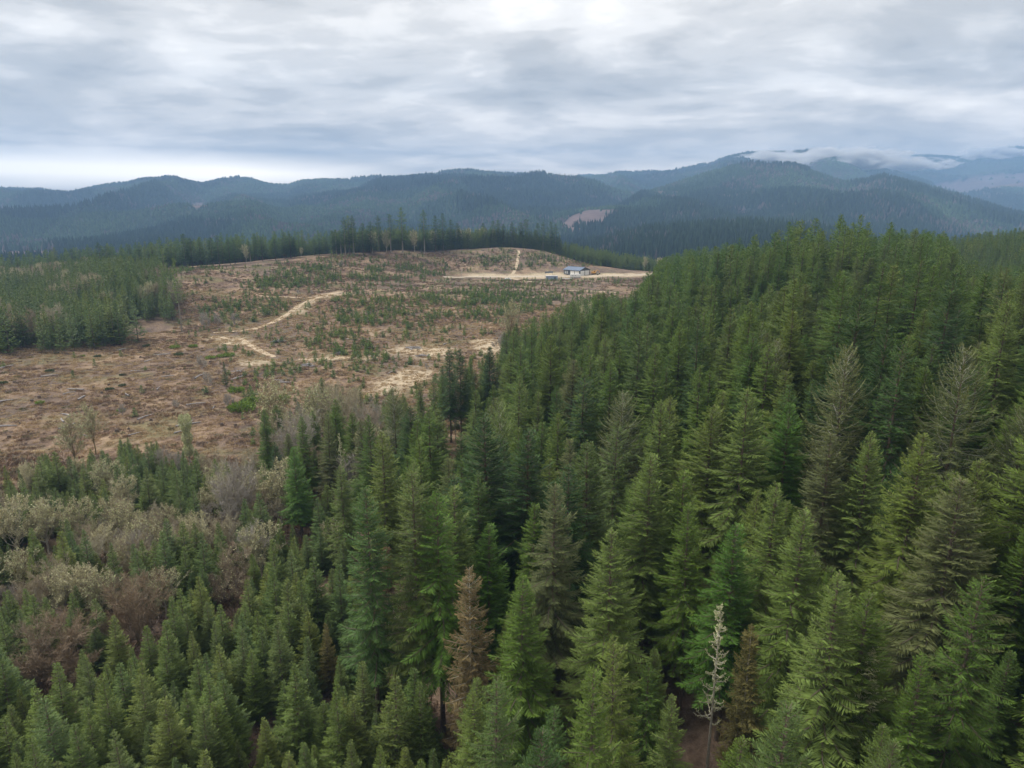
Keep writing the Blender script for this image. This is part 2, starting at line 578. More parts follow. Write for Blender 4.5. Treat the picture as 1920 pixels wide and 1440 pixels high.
def fir_crown(seed, H, R, cb=0.3, dz=0.42, per=5.6, ds=0.17, tw=0.075, droop=0.35, power=0.75, top=0.0,
              sparse=0.0, spine=0.05, width=0.34, thin=1.0, irregular=0.2, hang=0.0, tipup=0.12):
    """conifer crown: whorls of flat sprays with side twigs. Slot 0 needles, slot 1 branch wood."""
    r = np.random.RandomState(seed)
    mb = MB()
    z = cb * H
    phase = r.rand() * 6
    lob = r.rand(3) * 6.28
    while z < H - 0.25:
        t = (z - cb * H) / (H * (1 - cb))
        prof = (1 - t) ** power * (0.72 + 0.28 * min(1, t / 0.12))
        nb = int(per + r.rand() * 1.6 - 0.3 - (1.5 if t > 0.85 else 0))
        if r.rand() < sparse:
            nb -= 2
        phase += 1.1 + r.rand() * 0.8
        wz = 1 + irregular * 0.7 * math.sin(z * 1.7 + lob[0])
        for j in range(max(nb, 2)):
            az = phase + j * 2 * pi / nb + r.uniform(-0.35, 0.35)
            Lb = R * prof * r.uniform(1 - irregular * 1.6, 1 + irregular) * wz * (1 + 0.12 * math.sin(2 * az + lob[1])) + 0.16
            up = 0.10 + 0.75 * t ** 2 + r.uniform(-0.08, 0.08)
            dr = droop * (1 - 0.75 * t) * r.uniform(0.7, 1.3)
            z0 = z + r.uniform(-0.2, 0.2)
            o = np.array([cos(az), sin(az), 0.0])
            sd_ = np.array([-sin(az), cos(az), 0.0])
            k = max(int(Lb / ds), 3)
            sarr = (np.arange(k) + 0.6 + r.uniform(-0.25, 0.25, k)) / k

            def curve(s_):
                s_ = np.asarray(s_)[:, None]
                zz = Lb * (up * s_ - dr * s_ ** 1.7 + tipup * s_ ** 5)
                bend = Lb * 0.06 * np.sin(s_ * 3 + lob[2])
                return o * (Lb * s_ * 0.96) + sd_ * bend + np.array([0, 0, 1.0]) * (z0 + zz)
            Bp = curve(sarr)
            fw = unit(curve(sarr + 0.03) - Bp)
            mask = (sarr > 0.12)
            for side in (-1, 1):
                prf = np.minimum(1, (1 - sarr) * 2.2 + 0.25) * np.minimum(1, sarr * 3 + 0.3)
                ll = (width * Lb ** 0.8 + 0.12) * prf * r.uniform(0.65, 1.2, k)
                dirv = unit(fw * r.uniform(0.55, 0.95, (k, 1)) + sd_ * side * 0.85 + np.array([0, 0, 1.0]) * (r.uniform(-0.28, 0.12, (k, 1)) - hang))
                T = Bp + dirv * ll[:, None]
                nr = unit(np.cross(dirv, r.uniform(-0.6, 0.6, (k, 3)) + np.array([0, 0, 1.0])))
                wd = nr * (tw * r.uniform(0.7, 1.3, (k, 1)) * thin)
                m_ = mask & (r.rand(k) > sparse * 0.5)
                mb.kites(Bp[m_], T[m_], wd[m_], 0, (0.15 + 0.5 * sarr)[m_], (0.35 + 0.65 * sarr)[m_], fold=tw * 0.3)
            # spray tip
            B2 = curve(np.array([0.82]))
            T2 = curve(np.array([1.08]))
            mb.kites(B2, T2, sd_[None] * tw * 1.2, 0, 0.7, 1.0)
            if spine > 0:
                sp_ = curve(np.array([0.0, 0.35, 0.7, 0.98]))
                w = np.array([1, 0.7, 0.4, 0.12])[:, None] * spine * (0.5 + 0.18 * Lb)
                a = sp_ + sd_ * w + np.array([0, 0, 0.015])
                b = sp_ - sd_ * w + np.array([0, 0, 0.015])
                mb.add(np.concatenate([a, b]), [(i, i + 1, i + 5, i + 4) for i in range(3)], 1, 0.2)
        z += dz * r.uniform(0.75, 1.25) * (0.55 + 0.45 * min(1, (1 - t) * 3))
    # leader
    th = r.rand(7) * 6.28
    B = np.column_stack([np.zeros(7), np.zeros(7), H - 0.9 + np.arange(7) * 0.12])
    T = B + np.column_stack([np.cos(th) * 0.16, np.sin(th) * 0.16, np.full(7, 0.25)])
    mb.kites(B, T, np.column_stack([-np.sin(th), np.cos(th), th * 0]) * tw * 0.6, 0, 0.5, 1.0)
    mb.kites(np.array([[0, 0, H - 0.6]]), np.array([[0, 0, H + 0.35]]), np.array([[tw * 0.6, 0, 0]]), 0, 0.6, 1.0)
    mb.kites(np.array([[0, 0, H - 0.6]]), np.array([[0, 0, H + 0.3]]), np.array([[0, tw * 0.6, 0]]), 0, 0.6, 1.0)
    return mb


def fir_trunk(seed, H, r0, sides=7, stubs=0):
    r = np.random.RandomState(seed + 500)
    mb = MB()
    z = np.array([-1.0, 0.0, 0.06, 0.3, 0.6, 0.85, 0.99]) * H
    z[0] = -1.5
    rad = np.array([1.35, 1.25, 1.0, 0.78, 0.5, 0.22, 0.03]) * r0
    x = np.cumsum(r.uniform(-0.02, 0.02, 7)) * 2
    x[:2] = 0
    y = np.cumsum(r.uniform(-0.02, 0.02, 7)) * 2
    x = x * np.sin(np.linspace(0, pi, 7))
    y = y * np.sin(np.linspace(0, pi, 7))
    mb.tube(np.column_stack([x, y, z]), rad, sides)
    for i in range(stubs):
        az, zz = r.rand() * 6.28, H * r.uniform(0.15, 0.6)
        l = r.uniform(0.5, 1.6)
        p0 = np.array([0, 0, zz])
        p1 = p0 + np.array([cos(az) * l, sin(az) * l, r.uniform(-0.3, 0.1) * l])
        mb.tube([p0, p1], [0.035, 0.01], 3)
    return mb


def bare_tree(seed, H, R, trunk_r=0.16, split=0.3, limbs=6, shape='round', levels=3, moss=0.0, moss_m=2, twig_w=0.016, twigs=7,
              moss_size=0.28, twig_len=1.0, lean=0.0, flare=1.0):
    """leafless tree: trunk (returned apart) and a crown of limbs, twigs and lichen clumps.
    Slot 0 limbs, slot 1 twigs, slot 2 lichen."""
    r = np.random.RandomState(seed)
    tr, mb = MB(), MB()
    top = np.array([lean * H, 0, H * split])
    zz = np.linspace(0, 1, 5)
    pts = np.column_stack([lean * H * zz ** 2 + r.uniform(-0.08, 0.08, 5) * np.sin(zz * 3), r.uniform(-0.08, 0.08, 5) * np.sin(zz * 3), zz * H * split])
    pts[0, 2] = -0.8
    tr.tube(pts, trunk_r * np.linspace(1.2, 0.8, 5), 7)
    ends = []

    def grow(p, d_, l, rad, lev):
        k = 4
        P_ = [p]
        dd = d_.copy()
        for i in range(k):
            dd = unit(dd + r.uniform(-0.2, 0.2, 3) + np.array([0, 0, 0.10]))
            P_.append(P_[-1] + dd * l / k)
        P_ = np.array(P_)
        mb.tube(P_, np.linspace(rad, rad * 0.45, k + 1), 4 if lev < 2 else 3, 0)
        if lev >= levels:
            ends.append((P_[-1], dd, l))
            ends.append((P_[-2], unit(dd + r.uniform(-0.5, 0.5, 3)), l))
            if moss > 0 or r.rand() < 0.6:
                ends.append((P_[-3], unit(dd + r.uniform(-0.7, 0.7, 3)), l))
            return
        nb = r.randint(3, 5)
        for j in range(nb):
            i = r.randint(1, k + 1) if j else k
            q = P_[i]
            ax = unit(np.cross(dd, r.uniform(-1, 1, 3)))
            ang = r.uniform(0.35, 0.8) * flare
            nd = unit(dd * cos(ang) + ax * sin(ang) + np.array([0, 0, 0.12]))
            grow(q, nd, l * r.uniform(0.55, 0.8), rad * 0.5, lev + 1)
    for j in range(limbs):
        az = j * 2 * pi / limbs + r.uniform(-0.4, 0.4)
        if shape == 'round':
            tilt = r.uniform(0.15, 1.05)
        elif shape == 'up':
            tilt = r.uniform(0.08, 0.5)
        else:
            tilt = r.uniform(0.5, 1.3)
        d0 = np.array([cos(az) * sin(tilt), sin(az) * sin(tilt), cos(tilt)])
        # length so that the crown fills an ellipsoid R x H
        lx = R / max(sin(tilt), 0.15)
        lz = H * (1 - split) / max(cos(tilt), 0.15)
        l = min(lx, lz, 1.2 * max(R, H * (1 - split))) * 0.52
        p0 = pts[-1] * r.uniform(0.75, 1.0) if j else pts[-1]
        grow(p0, d0, l, trunk_r * 0.5, 1)
    E = np.array([e[0] for e in ends])
    D = np.array([e[1] for e in ends])
    # twigs
    B = np.repeat(E, twigs, 0)
    Dd = np.repeat(D, twigs, 0)
    k = len(B)
    dirv = unit(Dd + r.uniform(-0.75, 0.75, (k, 3)) + np.array([0, 0, 0.15]))
    B = B - Dd * r.uniform(0, 0.5, (k, 1)) * twig_len
    T = B + dirv * (twig_len * r.uniform(0.5, 1.25, (k, 1)))
    wv = unit(np.cross(dirv, r.uniform(-1, 1, (k, 3)))) * twig_w * r.uniform(0.7, 1.4, (k, 1))
    mb.kites(B, T, wv, 1, 0.3, 1.0)
    # second order twigs
    B2 = (B + T) / 2
    d2 = unit(dirv + r.uniform(-0.8, 0.8, (k, 3)))
    mb.kites(B2, B2 + d2 * twig_len * r.uniform(0.3, 0.7, (k, 1)), unit(np.cross(d2, r.uniform(-1, 1, (k, 3)))) * twig_w * 0.9, 1, 0.5, 1.0)
    if moss > 0:
        q = int(k * moss)
        ids = r.randint(0, k, q)
        c = B[ids] + (T[ids] - B[ids]) * r.uniform(0.1, 0.9, (q, 1)) + r.uniform(-0.12, 0.12, (q, 3))
        dm = unit(r.uniform(-1, 1, (q, 3)))
        wm = unit(np.cross(dm, r.uniform(-1, 1, (q, 3)))) * moss_size * 0.33 * r.uniform(0.6, 1.3, (q, 1))
        mb.kites(c, c + dm * moss_size * r.uniform(0.6, 1.5, (q, 1)), wm, 2, 0.3, 1.0)
    return tr, mb


def snag(seed, H, r0, nb=26, Lb=1.4, start=0.35, upt=0.3, moss=400):
    r = np.random.RandomState(seed)
    mb, br = MB(), MB()
    z = np.linspace(0, 1, 7)
    z2 = z * H
    z2[0] = -1
    mb.tube(np.column_stack([r.uniform(-0.05, 0.05, 7), r.uniform(-0.05, 0.05, 7), z2]), r0 * (1.15 - 1.1 * z), 7, 0)
    for i in range(nb):
        t = start + (1 - start) * (i / nb) ** 0.9
        az = r.rand() * 6.28
        l = Lb * (1.15 - t) * r.uniform(0.4, 1.2) + 0.25
        p = [np.array([0, 0, t * H])]
        dd = np.array([cos(az), sin(az), -0.15])
        for q in range(4):
            dd = unit(dd + np.array([0, 0, upt]) * (q > 0) + r.uniform(-0.25, 0.25, 3))
            p.append(p[-1] + dd * l / 4)
        br.tube(p, np.linspace(0.055, 0.02, 5), 4, 0)
        k = int(moss / nb)
        if k:
            pp = np.array(p)
            s_ = r.rand(k) * 3.99
            ii = s_.astype(int)
            c = pp[ii] + (pp[ii + 1] - pp[ii]) * (s_ - ii)[:, None] + r.uniform(-0.06, 0.06, (k, 3))
            dm = unit(r.uniform(-1, 1, (k, 3)))
            br.kites(c, c + dm * 0.17, unit(np.cross(dm, r.uniform(-1, 1, (k, 3)))) * 0.035, 1, 0.3, 1)
    return mb, br


# ------------------------------------------------------------------ prototype meshes
FIR, FIRM, YNG, YNGM = [], [], [], []      # (crown mesh, trunk mesh, height, radius)
fir_mats = [M_fir, M_bark]
specs = [  # H, R, cb, dz, per, ds, tw, droop, power, sparse, width, irregular, hang
    (31, 5.2, 0.24, 0.48, 7.0, 0.135, 0.058, 0.38, 0.66, 0.0, 0.34, 0.20, 0.10),
    (28, 4.6, 0.24, 0.44, 7.0, 0.135, 0.056, 0.34, 0.64, 0.0, 0.34, 0.24, 0.04),
    (33, 5.7, 0.26, 0.54, 6.8, 0.14, 0.060, 0.42, 0.72, 0.08, 0.32, 0.26, 0.14),
    (26, 4.7, 0.20, 0.42, 7.2, 0.135, 0.057, 0.26, 0.68, 0.0, 0.36, 0.17, 0.0),
    (30, 4.4, 0.26, 0.52, 6.4, 0.135, 0.057, 0.50, 0.62, 0.10, 0.32, 0.32, 0.20),
    (29, 5.5, 0.22, 0.48, 7.0, 0.14, 0.060, 0.30, 0.74, 0.05, 0.34, 0.22, 0.08),
    (32, 4.0, 0.26, 0.46, 6.4, 0.13, 0.058, 0.42, 0.58, 0.08, 0.36, 0.30, 0.16),
]
for i, (H, R, cb, dz, per, ds, tw, dr, pw, spz, wd, irr, hg) in enumerate(specs):
    c = fir_crown(10 + i, H, R, cb, dz, per, ds, tw, dr, pw, sparse=spz, width=wd, irregular=irr, hang=hg)
    FIR.append((c.mesh('fir_crown', fir_mats), fir_trunk(i, H, 0.30).mesh('fir_trunk', [M_bark], True), H, R))
# open crowned fir with pale lichen on its long drooping boughs
c = fir_crown(31, 31, 6.3, 0.26, 0.55, 7.0, 0.16, 0.064, 0.40, 0.62, sparse=0.18, spine=0.04, width=0.30, irregular=0.15, hang=0.22, tipup=0.36)
FIRL = (c.mesh('lichen_fir_crown', [M_fir_lichen, M_branch_l]), fir_trunk(31, 31, 0.30).mesh('fir_trunk', [M_bark], True), 31, 6.3)
c = fir_crown(33, 28, 3.1, 0.15, 0.42, 6.6, 0.13, 0.06, 0.25, 0.6, sparse=0.22, spine=0.045, width=0.36, irregular=0.3, hang=0.4)
FIRB = (c.mesh('brown_fir_crown', [M_fir_brown, M_branch_l]), fir_trunk(33, 28, 0.28).mesh('fir_trunk', [M_pale], True), 28, 2.7)
# tall bare-stemmed firs along the edges
for i, (H, R, cb, pw) in enumerate([(30, 4.0, 0.32, 0.6), (34, 4.5, 0.34, 0.65), (27, 3.2, 0.42, 0.55), (31, 5.0, 0.28, 0.75)]):
    c = fir_crown(60 + i, H, R, cb, 0.75, 5.4, 0.3, 0.16, 0.3, pw, width=0.36, irregular=0.35, spine=0)
    FIRM.append((c.mesh('edge_fir_crown', fir_mats), fir_trunk(60 + i, H, 0.33, 6).mesh('fir_trunk', [M_greybark], True), H, R))
# mid distance firs
MID = []
for i, (H, R, cb, pw) in enumerate([(29, 5.3, 0.2, 0.62), (31, 5.6, 0.22, 0.66), (26, 5.0, 0.18, 0.6), (30, 4.6, 0.22, 0.58)]):
    c = fir_crown(80 + i, H, R, cb, 0.8, 5.6, 0.34, 0.17, 0.35, pw, width=0.4, irregular=0.25, spine=0)
    MID.append((c.mesh('mid_fir_crown', fir_mats), fir_trunk(80 + i, H, 0.3, 5).mesh('fir_trunk', [M_bark], True), H, R))
for i, (H, R, dr, pw) in enumerate([(11, 2.5, 0.1, 0.95), (12.5, 2.6, 0.05, 0.9), (9.5, 2.3, 0.12, 1.0), (10.5, 2.6, 0.08, 1.05)]):
    c = fir_crown(120 + i, H, R, 0.06, 0.32, 6.2, 0.12, 0.055, dr, pw, width=0.36, irregular=0.16, spine=0.03)
    YNG.append((c.mesh('young_fir_crown', [M_young, M_bark]), fir_trunk(120 + i, H, 0.10, 5).mesh('young_fir_trunk', [M_bark], True), H, R))
for i, (H, R, pw) in enumerate([(12, 2.3, 0.9), (14, 2.5, 0.85), (10, 2.1, 0.95)]):
    c = fir_crown(140 + i, H, R, 0.08, 0.6, 5.2, 0.3, 0.14, 0.1, pw, width=0.4, irregular=0.2, spine=0)
    YNGM.append((c.mesh('young_fir_crown', [M_young, M_bark]), fir_trunk(140 + i, H, 0.10, 4).mesh('young_fir_trunk', [M_bark], True), H, R))
SAP = []
for i, (H, R, pw) in enumerate([(2.6, 0.85, 0.9), (3.2, 0.95, 0.8), (2.0, 0.8, 0.9)]):
    c = fir_crown(160 + i, H, R, 0.04, 0.26, 5, 0.22, 0.09, -0.1, pw, width=0.42, irregular=0.25, spine=0)
    SAP.append((c.mesh('sapling_crown', [M_sapl, M_bark]), fir_trunk(160 + i, H, 0.05, 4).mesh('sapling_stem', [M_bark]), H, R))
BARE = {}


def bare_proto(key, mats, tm, **kw):
    tr, cr = bare_tree(**kw)
    BARE[key] = (cr.mesh('bare_crown', mats), tr.mesh('trunk', [tm], True), kw['H'], kw['R'])


bm_ = [M_pale, M_twig, M_moss]
bare_proto('alder', bm_, M_pale, seed=201, H=13, R=3.0, shape='up', limbs=8, split=0.3, levels=3, twigs=9, twig_w=0.018, trunk_r=0.14)
bare_proto('alder2', bm_, M_pale, seed=202, H=11, R=3.2, shape='round', limbs=8, split=0.22, levels=3, twigs=9, twig_w=0.018, trunk_r=0.13)
bare_proto('brown', [M_twigbr, M_twigbr, M_moss], M_mossb, seed=203, H=9, R=4.0, shape='round', limbs=12, split=0.14, levels=3, twigs=12, twig_w=0.018, trunk_r=0.17, twig_len=1.1)
bare_proto('moss', [M_pale, M_twig, M_moss], M_pale, seed=204, H=10, R=3.3, shape='round', limbs=9, split=0.3, levels=3, twigs=6, moss=1.6, moss_size=0.24, twig_w=0.02, trunk_r=0.15)
bare_proto('moss2', [M_mossb, M_twig, M_moss], M_mossb, seed=205, H=12, R=3.0, shape='up', limbs=8, split=0.28, levels=3, twigs=6, moss=1.3, moss_size=0.24, twig_w=0.02, trunk_r=0.16)
bare_proto('fuzzy', [M_twig, M_twig, M_moss], M_mossb, seed=206, H=9, R=3.4, shape='round', limbs=11, split=0.15, levels=3, twigs=10, moss=0.22, moss_size=0.2, twig_w=0.018, trunk_r=0.12)
bare_proto('shrub', [M_greytwig, M_greytwig, M_moss], M_greytwig, seed=207, H=4.5, R=2.2, shape='round', limbs=9, split=0.06, levels=2, twigs=12, twig_w=0.02, trunk_r=0.07, twig_len=0.8)


def lichen_column():
    r = np.random.RandomState(9)
    mb = MB()
    k = 5200
    z = 3.0 + 9.5 * r.rand(k)
    prof = 0.55 + 0.55 * np.abs(np.sin(z * 1.1)) * (z < 9.5) + np.where(z > 9.5, 0.75 * np.maximum(0, 1 - (z - 11) ** 2 / 5), 0)
    az = r.rand(k) * 6.28
    rr = prof * r.rand(k) ** 0.5
    B = np.column_stack([np.cos(az) * rr, np.sin(az) * rr, z])
    dm = unit(np.column_stack([np.cos(az), np.sin(az), r.uniform(-1.6, 0.4, k)]) + r.uniform(-0.4, 0.4, (k, 3)))
    mb.kites(B, B + dm * 0.3, unit(np.cross(dm, r.uniform(-1, 1, (k, 3)))) * 0.07, 0, 0.3, 1)
    return mb


BARE['column'] = (lichen_column().mesh('lichen_column', [M_moss]), fir_trunk(9, 12.3, 0.2).mesh('trunk', [M_pale], True), 12.5, 1.2)
sm, sb = snag(301, 22, 0.17, 64, 2.6, 0.40, 0.45, 2600)
SNAG = (sb.mesh('snag_branches', [M_pale, M_moss]), sm.mesh('snag_trunk', [M_pale], True), 22, 1.3)


# ------------------------------------------------------------------ placing of single trees
PLACED = []     # x, y, radius of everything that stands
THINGS = []     # records for the labels


def place(kind, proto, x, y, z=None, h=None, rz=None, cat='tree', group=None, crown_mat=None, wmul=1.0, label=None, sub='crown', lean=0.0,
          word='tree', hero=False, sizeable=True):
    cm, tm, H, R = proto
    if z is None:
        z = float(gz(x, y))
    s_ = (h or H) / H
    e = new_obj(kind, None)
    e.empty_display_size = 1.0
    e.location = (x, y, z - 0.1)
    rz = random.uniform(0, 6.28) if rz is None else rz
    e.rotation_euler = (lean * random.uniform(-1, 1), lean * random.uniform(-1, 1), rz)
    e.scale = (s_ * wmul, s_ * wmul, s_)
    e['category'] = cat
    if group:
        e['group'] = group
    c = new_obj(sub, cm, e)
    new_obj('trunk', tm, e)
    if crown_mat is not None:
        for si, mt in crown_mat.items():
            c.material_slots[si].link = 'OBJECT'
            c.material_slots[si].material = mt
    PLACED.append((x, y, R * s_ * wmul))
    topz = z + H * s_
    px, py = project(x, y, topz)
    THINGS.append(dict(o=e, kind=kind, px=float(px), py=float(py), h=H * s_, d=math.hypot(x, y), label=label, word=word, hero=hero, z=z,
                       loc=(x, y), cm=crown_mat))
    return e


def hero(kind, proto, px, py, h, label, **kw):
    """a tree whose tip shows at this pixel in the photograph: its foot is where it then stands on the ground"""
    x, y, z = cast(px, py, h)
    return place(kind, proto, x, y, z, h, label=label, hero=True, **kw)


def hero_base(kind, proto, px, py, h, label, **kw):
    x, y, z = cast(px, py, 0)
    return place(kind, proto, x, y, z, h, label=label, hero=True, **kw)


# ------------------------------------------------------------------ scattered stuff (geometry nodes; only for what nobody can count)
def scatter(name, protos, xs, ys, zs, scl, rot, wid, idx, kind='stuff', label=None):
    """protos: list of lists of meshes that make up one plant"""
    k = len(xs)
    me = bpy.data.meshes.new(name)
    me.vertices.add(k)
    me.vertices.foreach_set('co', np.column_stack([xs, ys, zs]).astype(np.float32).ravel())
    for an, av in (('scl', scl), ('rotz', rot), ('wid', wid)):
        at = me.attributes.new(an, 'FLOAT', 'POINT')
        at.data.foreach_set('value', np.asarray(av, np.float32))
    at = me.attributes.new('pick', 'INT', 'POINT')
    at.data.foreach_set('value', np.asarray(idx, np.int32))
    o = new_obj(name, me)
    o['kind'] = kind
    if label:
        o['label'] = label
    ng = bpy.data.node_groups.new(name, 'GeometryNodeTree')
    ng.interface.new_socket('Geometry', in_out='INPUT', socket_type='NodeSocketGeometry')
    ng.interface.new_socket('Geometry', in_out='OUTPUT', socket_type='NodeSocketGeometry')
    gi = ng.nodes.new('NodeGroupInput')
    go = ng.nodes.new('NodeGroupOutput')
    iop = ng.nodes.new('GeometryNodeInstanceOnPoints')
    iop.inputs['Pick Instance'].default_value = True
    join = ng.nodes.new('GeometryNodeJoinGeometry')
    for i, meshes in enumerate(reversed(protos)):
        jm = ng.nodes.new('GeometryNodeJoinGeometry')
        for m_ in meshes:
            ob = bpy.data.objects.new(name + '_source', m_)
            inf = ng.nodes.new('GeometryNodeObjectInfo')
            inf.inputs['Object'].default_value = ob
            ng.links.new(inf.outputs['Geometry'], jm.inputs[0])
        g2 = ng.nodes.new('GeometryNodeGeometryToInstance')
        ng.links.new(jm.outputs[0], g2.inputs[0])
        ng.links.new(g2.outputs[0], join.inputs[0])

    def attr(nm, typ='FLOAT'):
        a = ng.nodes.new('GeometryNodeInputNamedAttribute')
        a.data_type = typ
        a.inputs['Name'].default_value = nm
        return a.outputs['Attribute']
    ng.links.new(gi.outputs[0], iop.inputs['Points'])
    ng.links.new(join.outputs[0], iop.inputs['Instance'])
    ng.links.new(attr('pick', 'INT'), iop.inputs['Instance Index'])
    cr = ng.nodes.new('ShaderNodeCombineXYZ')
    ng.links.new(attr('rotz'), cr.inputs[2])
    e2r = ng.nodes.new('FunctionNodeEulerToRotation')
    ng.links.new(cr.outputs[0], e2r.inputs[0])
    ng.links.new(e2r.outputs[0], iop.inputs['Rotation'])
    cs = ng.nodes.new('ShaderNodeCombineXYZ')
    ng.links.new(attr('wid'), cs.inputs[0])
    ng.links.new(attr('wid'), cs.inputs[1])
    ng.links.new(attr('scl'), cs.inputs[2])
    ng.links.new(cs.outputs[0], iop.inputs['Scale'])
    ng.links.new(iop.outputs[0], go.inputs[0])
    md = o.modifiers.new('scatter', 'NODES')
    md.node_group = ng
    return o


def grid_pts(x0, x1, y0, y1, sp_, jit=0.42, seed=0):
    r = np.random.RandomState(seed)
    X, Y = np.meshgrid(np.arange(x0, x1, sp_), np.arange(y0, y1, sp_ * 0.9))
    X = X + (np.arange(X.shape[0]) % 2)[:, None] * sp_ * 0.5
    X = X + r.uniform(-jit, jit, X.shape) * sp_
    Y = Y + r.uniform(-jit, jit, Y.shape) * sp_
    return X.ravel(), Y.ravel()


# ------------------------------------------------------------------ ground
GPX, GPY = project(GXX, GYY, GZZ)
STRAW = [  # pale dry grass and tracks, as pixel outlines of ground in the photograph
    [(690, 620), (706, 617), (715, 627), (695, 632)],
    [(728, 652), (760, 647), (800, 650), (840, 650), (850, 660), (815, 672), (770, 672), (735, 660)],
    [(740, 700), (770, 688), (795, 685), (815, 700), (800, 715), (760, 730), (720, 740), (680, 745), (690, 720)],
    [(880, 640), (915, 632), (950, 640), (950, 662), (915, 668), (890, 655)],
    [(400, 632), (455, 628), (470, 645), (430, 650), (400, 640)],
    [(445, 680), (480, 676), (530, 674), (515, 684), (470, 688), (448, 690)],
    [(560, 672), (640, 668), (720, 664), (720, 672), (640, 676), (560, 680)],
    [(880, 514), (960, 513), (1040, 513), (1110, 513), (1225, 513), (1225, 518), (1110, 519), (1000, 522), (930, 522), (860, 520)],
    [(540, 590), (600, 552), (640, 545), (640, 552), (605, 560), (560, 590)],
]
straw = np.zeros(GXX.shape)
jx = GPX + 22 * (fbm(GXX / 14, GYY / 14, 31, 3) - 0.5)
jy = GPY + 8 * (fbm(GXX / 14, GYY / 14, 35, 3) - 0.5)
for pl in STRAW:
    straw = np.maximum(straw, inpoly(jx, jy, pl).astype(float))
sm_ = straw.copy()
sm_[1:-1, 1:-1] = (straw[1:-1, 1:-1] * 2 + straw[:-2, 1:-1] + straw[2:, 1:-1] + straw[1:-1, :-2] + straw[1:-1, 2:]) / 6
straw = sm_
RED = [(430, 560), (560, 480), (700, 470), (840, 480), (860, 520), (700, 530), (640, 600), (450, 600), (340, 560), (340, 515), (420, 500)]
LEFTF = [(-400, 640), (330, 618), (400, 640), (470, 760), (430, 900), (-400, 1000)]
redm = inpoly(jx, jy, RED).astype(float)
leftm = inpoly(jx, jy, LEFTF).astype(float)
mat_attr = np.stack([straw, redm, leftm], -1).reshape(-1, 3)

m_ground, t, o_ = newmat('clearing_ground')
g = N(t, 'ShaderNodeTexCoord')
at = N(t, 'ShaderNodeAttribute', attribute_name='zones')
sp3 = N(t, 'ShaderNodeSeparateColor')
L(t, at.outputs['Color'], sp3.inputs[0])


def tnoise(scale, detail=5.0, rough=0.6, dist=0.0, off=0.0, stretch=None):
    m2 = N(t, 'ShaderNodeMapping')
    m2.inputs['Location'].default_value = (off, off * 0.7, 0)
    if stretch:
        m2.inputs['Scale'].default_value = stretch
    L(t, g.outputs['Object'], m2.inputs[0])
    n_ = N(t, 'ShaderNodeTexNoise', i_Scale=scale, i_Detail=detail, i_Roughness=rough, i_Distortion=dist)
    L(t, m2.outputs[0], n_.inputs['Vector'])
    return n_.outputs[0]


big = tnoise(0.03, 6, 0.62, 0.5)
mid_ = tnoise(0.16, 6, 0.65, 0.3, 40, (1, 0.55, 1))
fine = tnoise(0.9, 5, 0.7, 0.0, 80)
tan_ = ramp(t, mid_, [(0.3, (0.117, 0.080, 0.061)), (0.42, (0.194, 0.133, 0.094)), (0.52, (0.284, 0.200, 0.136)), (0.62, (0.347, 0.251, 0.166)), (0.75, (0.248, 0.166, 0.108))])
purp = ramp(t, mid_, [(0.3, (0.104, 0.079, 0.066)), (0.5, (0.180, 0.132, 0.102)), (0.7, (0.252, 0.183, 0.127))])
redc = ramp(t, mid_, [(0.3, (0.099, 0.066, 0.043)), (0.5, (0.171, 0.106, 0.066)), (0.7, (0.234, 0.157, 0.098))])
base = mixc(t, ramp(t, big, [(0.42, (0, 0, 0)), (0.56, (1, 1, 1))]), tan_, purp)
base = mixc(t, M_(t, 'MULTIPLY', sp3.outputs[1], ramp(t, big, [(0.44, (0.15,) * 3), (0.6, (0.75,) * 3)])), base, redc)
grn = tnoise(0.055, 5, 0.6, 0.2, 130)
base = mixc(t, ramp(t, grn, [(0.50, (0, 0, 0)), (0.62, (0.5,) * 3)]), base, (0.14, 0.15, 0.055))
base = mixc(t, M_(t, 'MULTIPLY', sp3.outputs[0], ramp(t, mid_, [(0.35, (0.55,) * 3), (0.5, (1,) * 3)])), base,
            mixc(t, fine, (0.44, 0.35, 0.235), (0.60, 0.50, 0.36)))
base = mixc(t, 1.0, base, ramp(t, fine, [(0.3, (0.62,) * 3), (0.5, (0.98,) * 3), (0.72, (1.3,) * 3)]), 'MULTIPLY')
b = N(t, 'ShaderNodeBsdfPrincipled')
b.inputs['Roughness'].default_value = 0.95
b.inputs['Specular IOR Level'].default_value = 0.1
L(t, base, b.inputs['Base Color'])
bp = N(t, 'ShaderNodeBump', i_Strength=0.8, i_Distance=0.7)
L(t, M_(t, 'ADD', M_(t, 'MULTIPLY', mid_, 1.6), fine), bp.inputs['Height'])
L(t, bp.outputs[0], b.inputs['Normal'])
L(t, b.outputs[0], o_.inputs[0])

ny, nx = GXX.shape
ii = np.arange(ny * nx).reshape(ny, nx)
quads = np.stack([ii[:-1, :-1], ii[:-1, 1:], ii[1:, 1:], ii[1:, :-1]], -1).reshape(-1, 4)
gm = mesh_np('ground', np.stack([GXX, GYY, GZZ], -1).reshape(-1, 3), quads, [m_ground], attrs={'zones': mat_attr}, smooth=True)
new_obj('ground', gm, kind='structure')

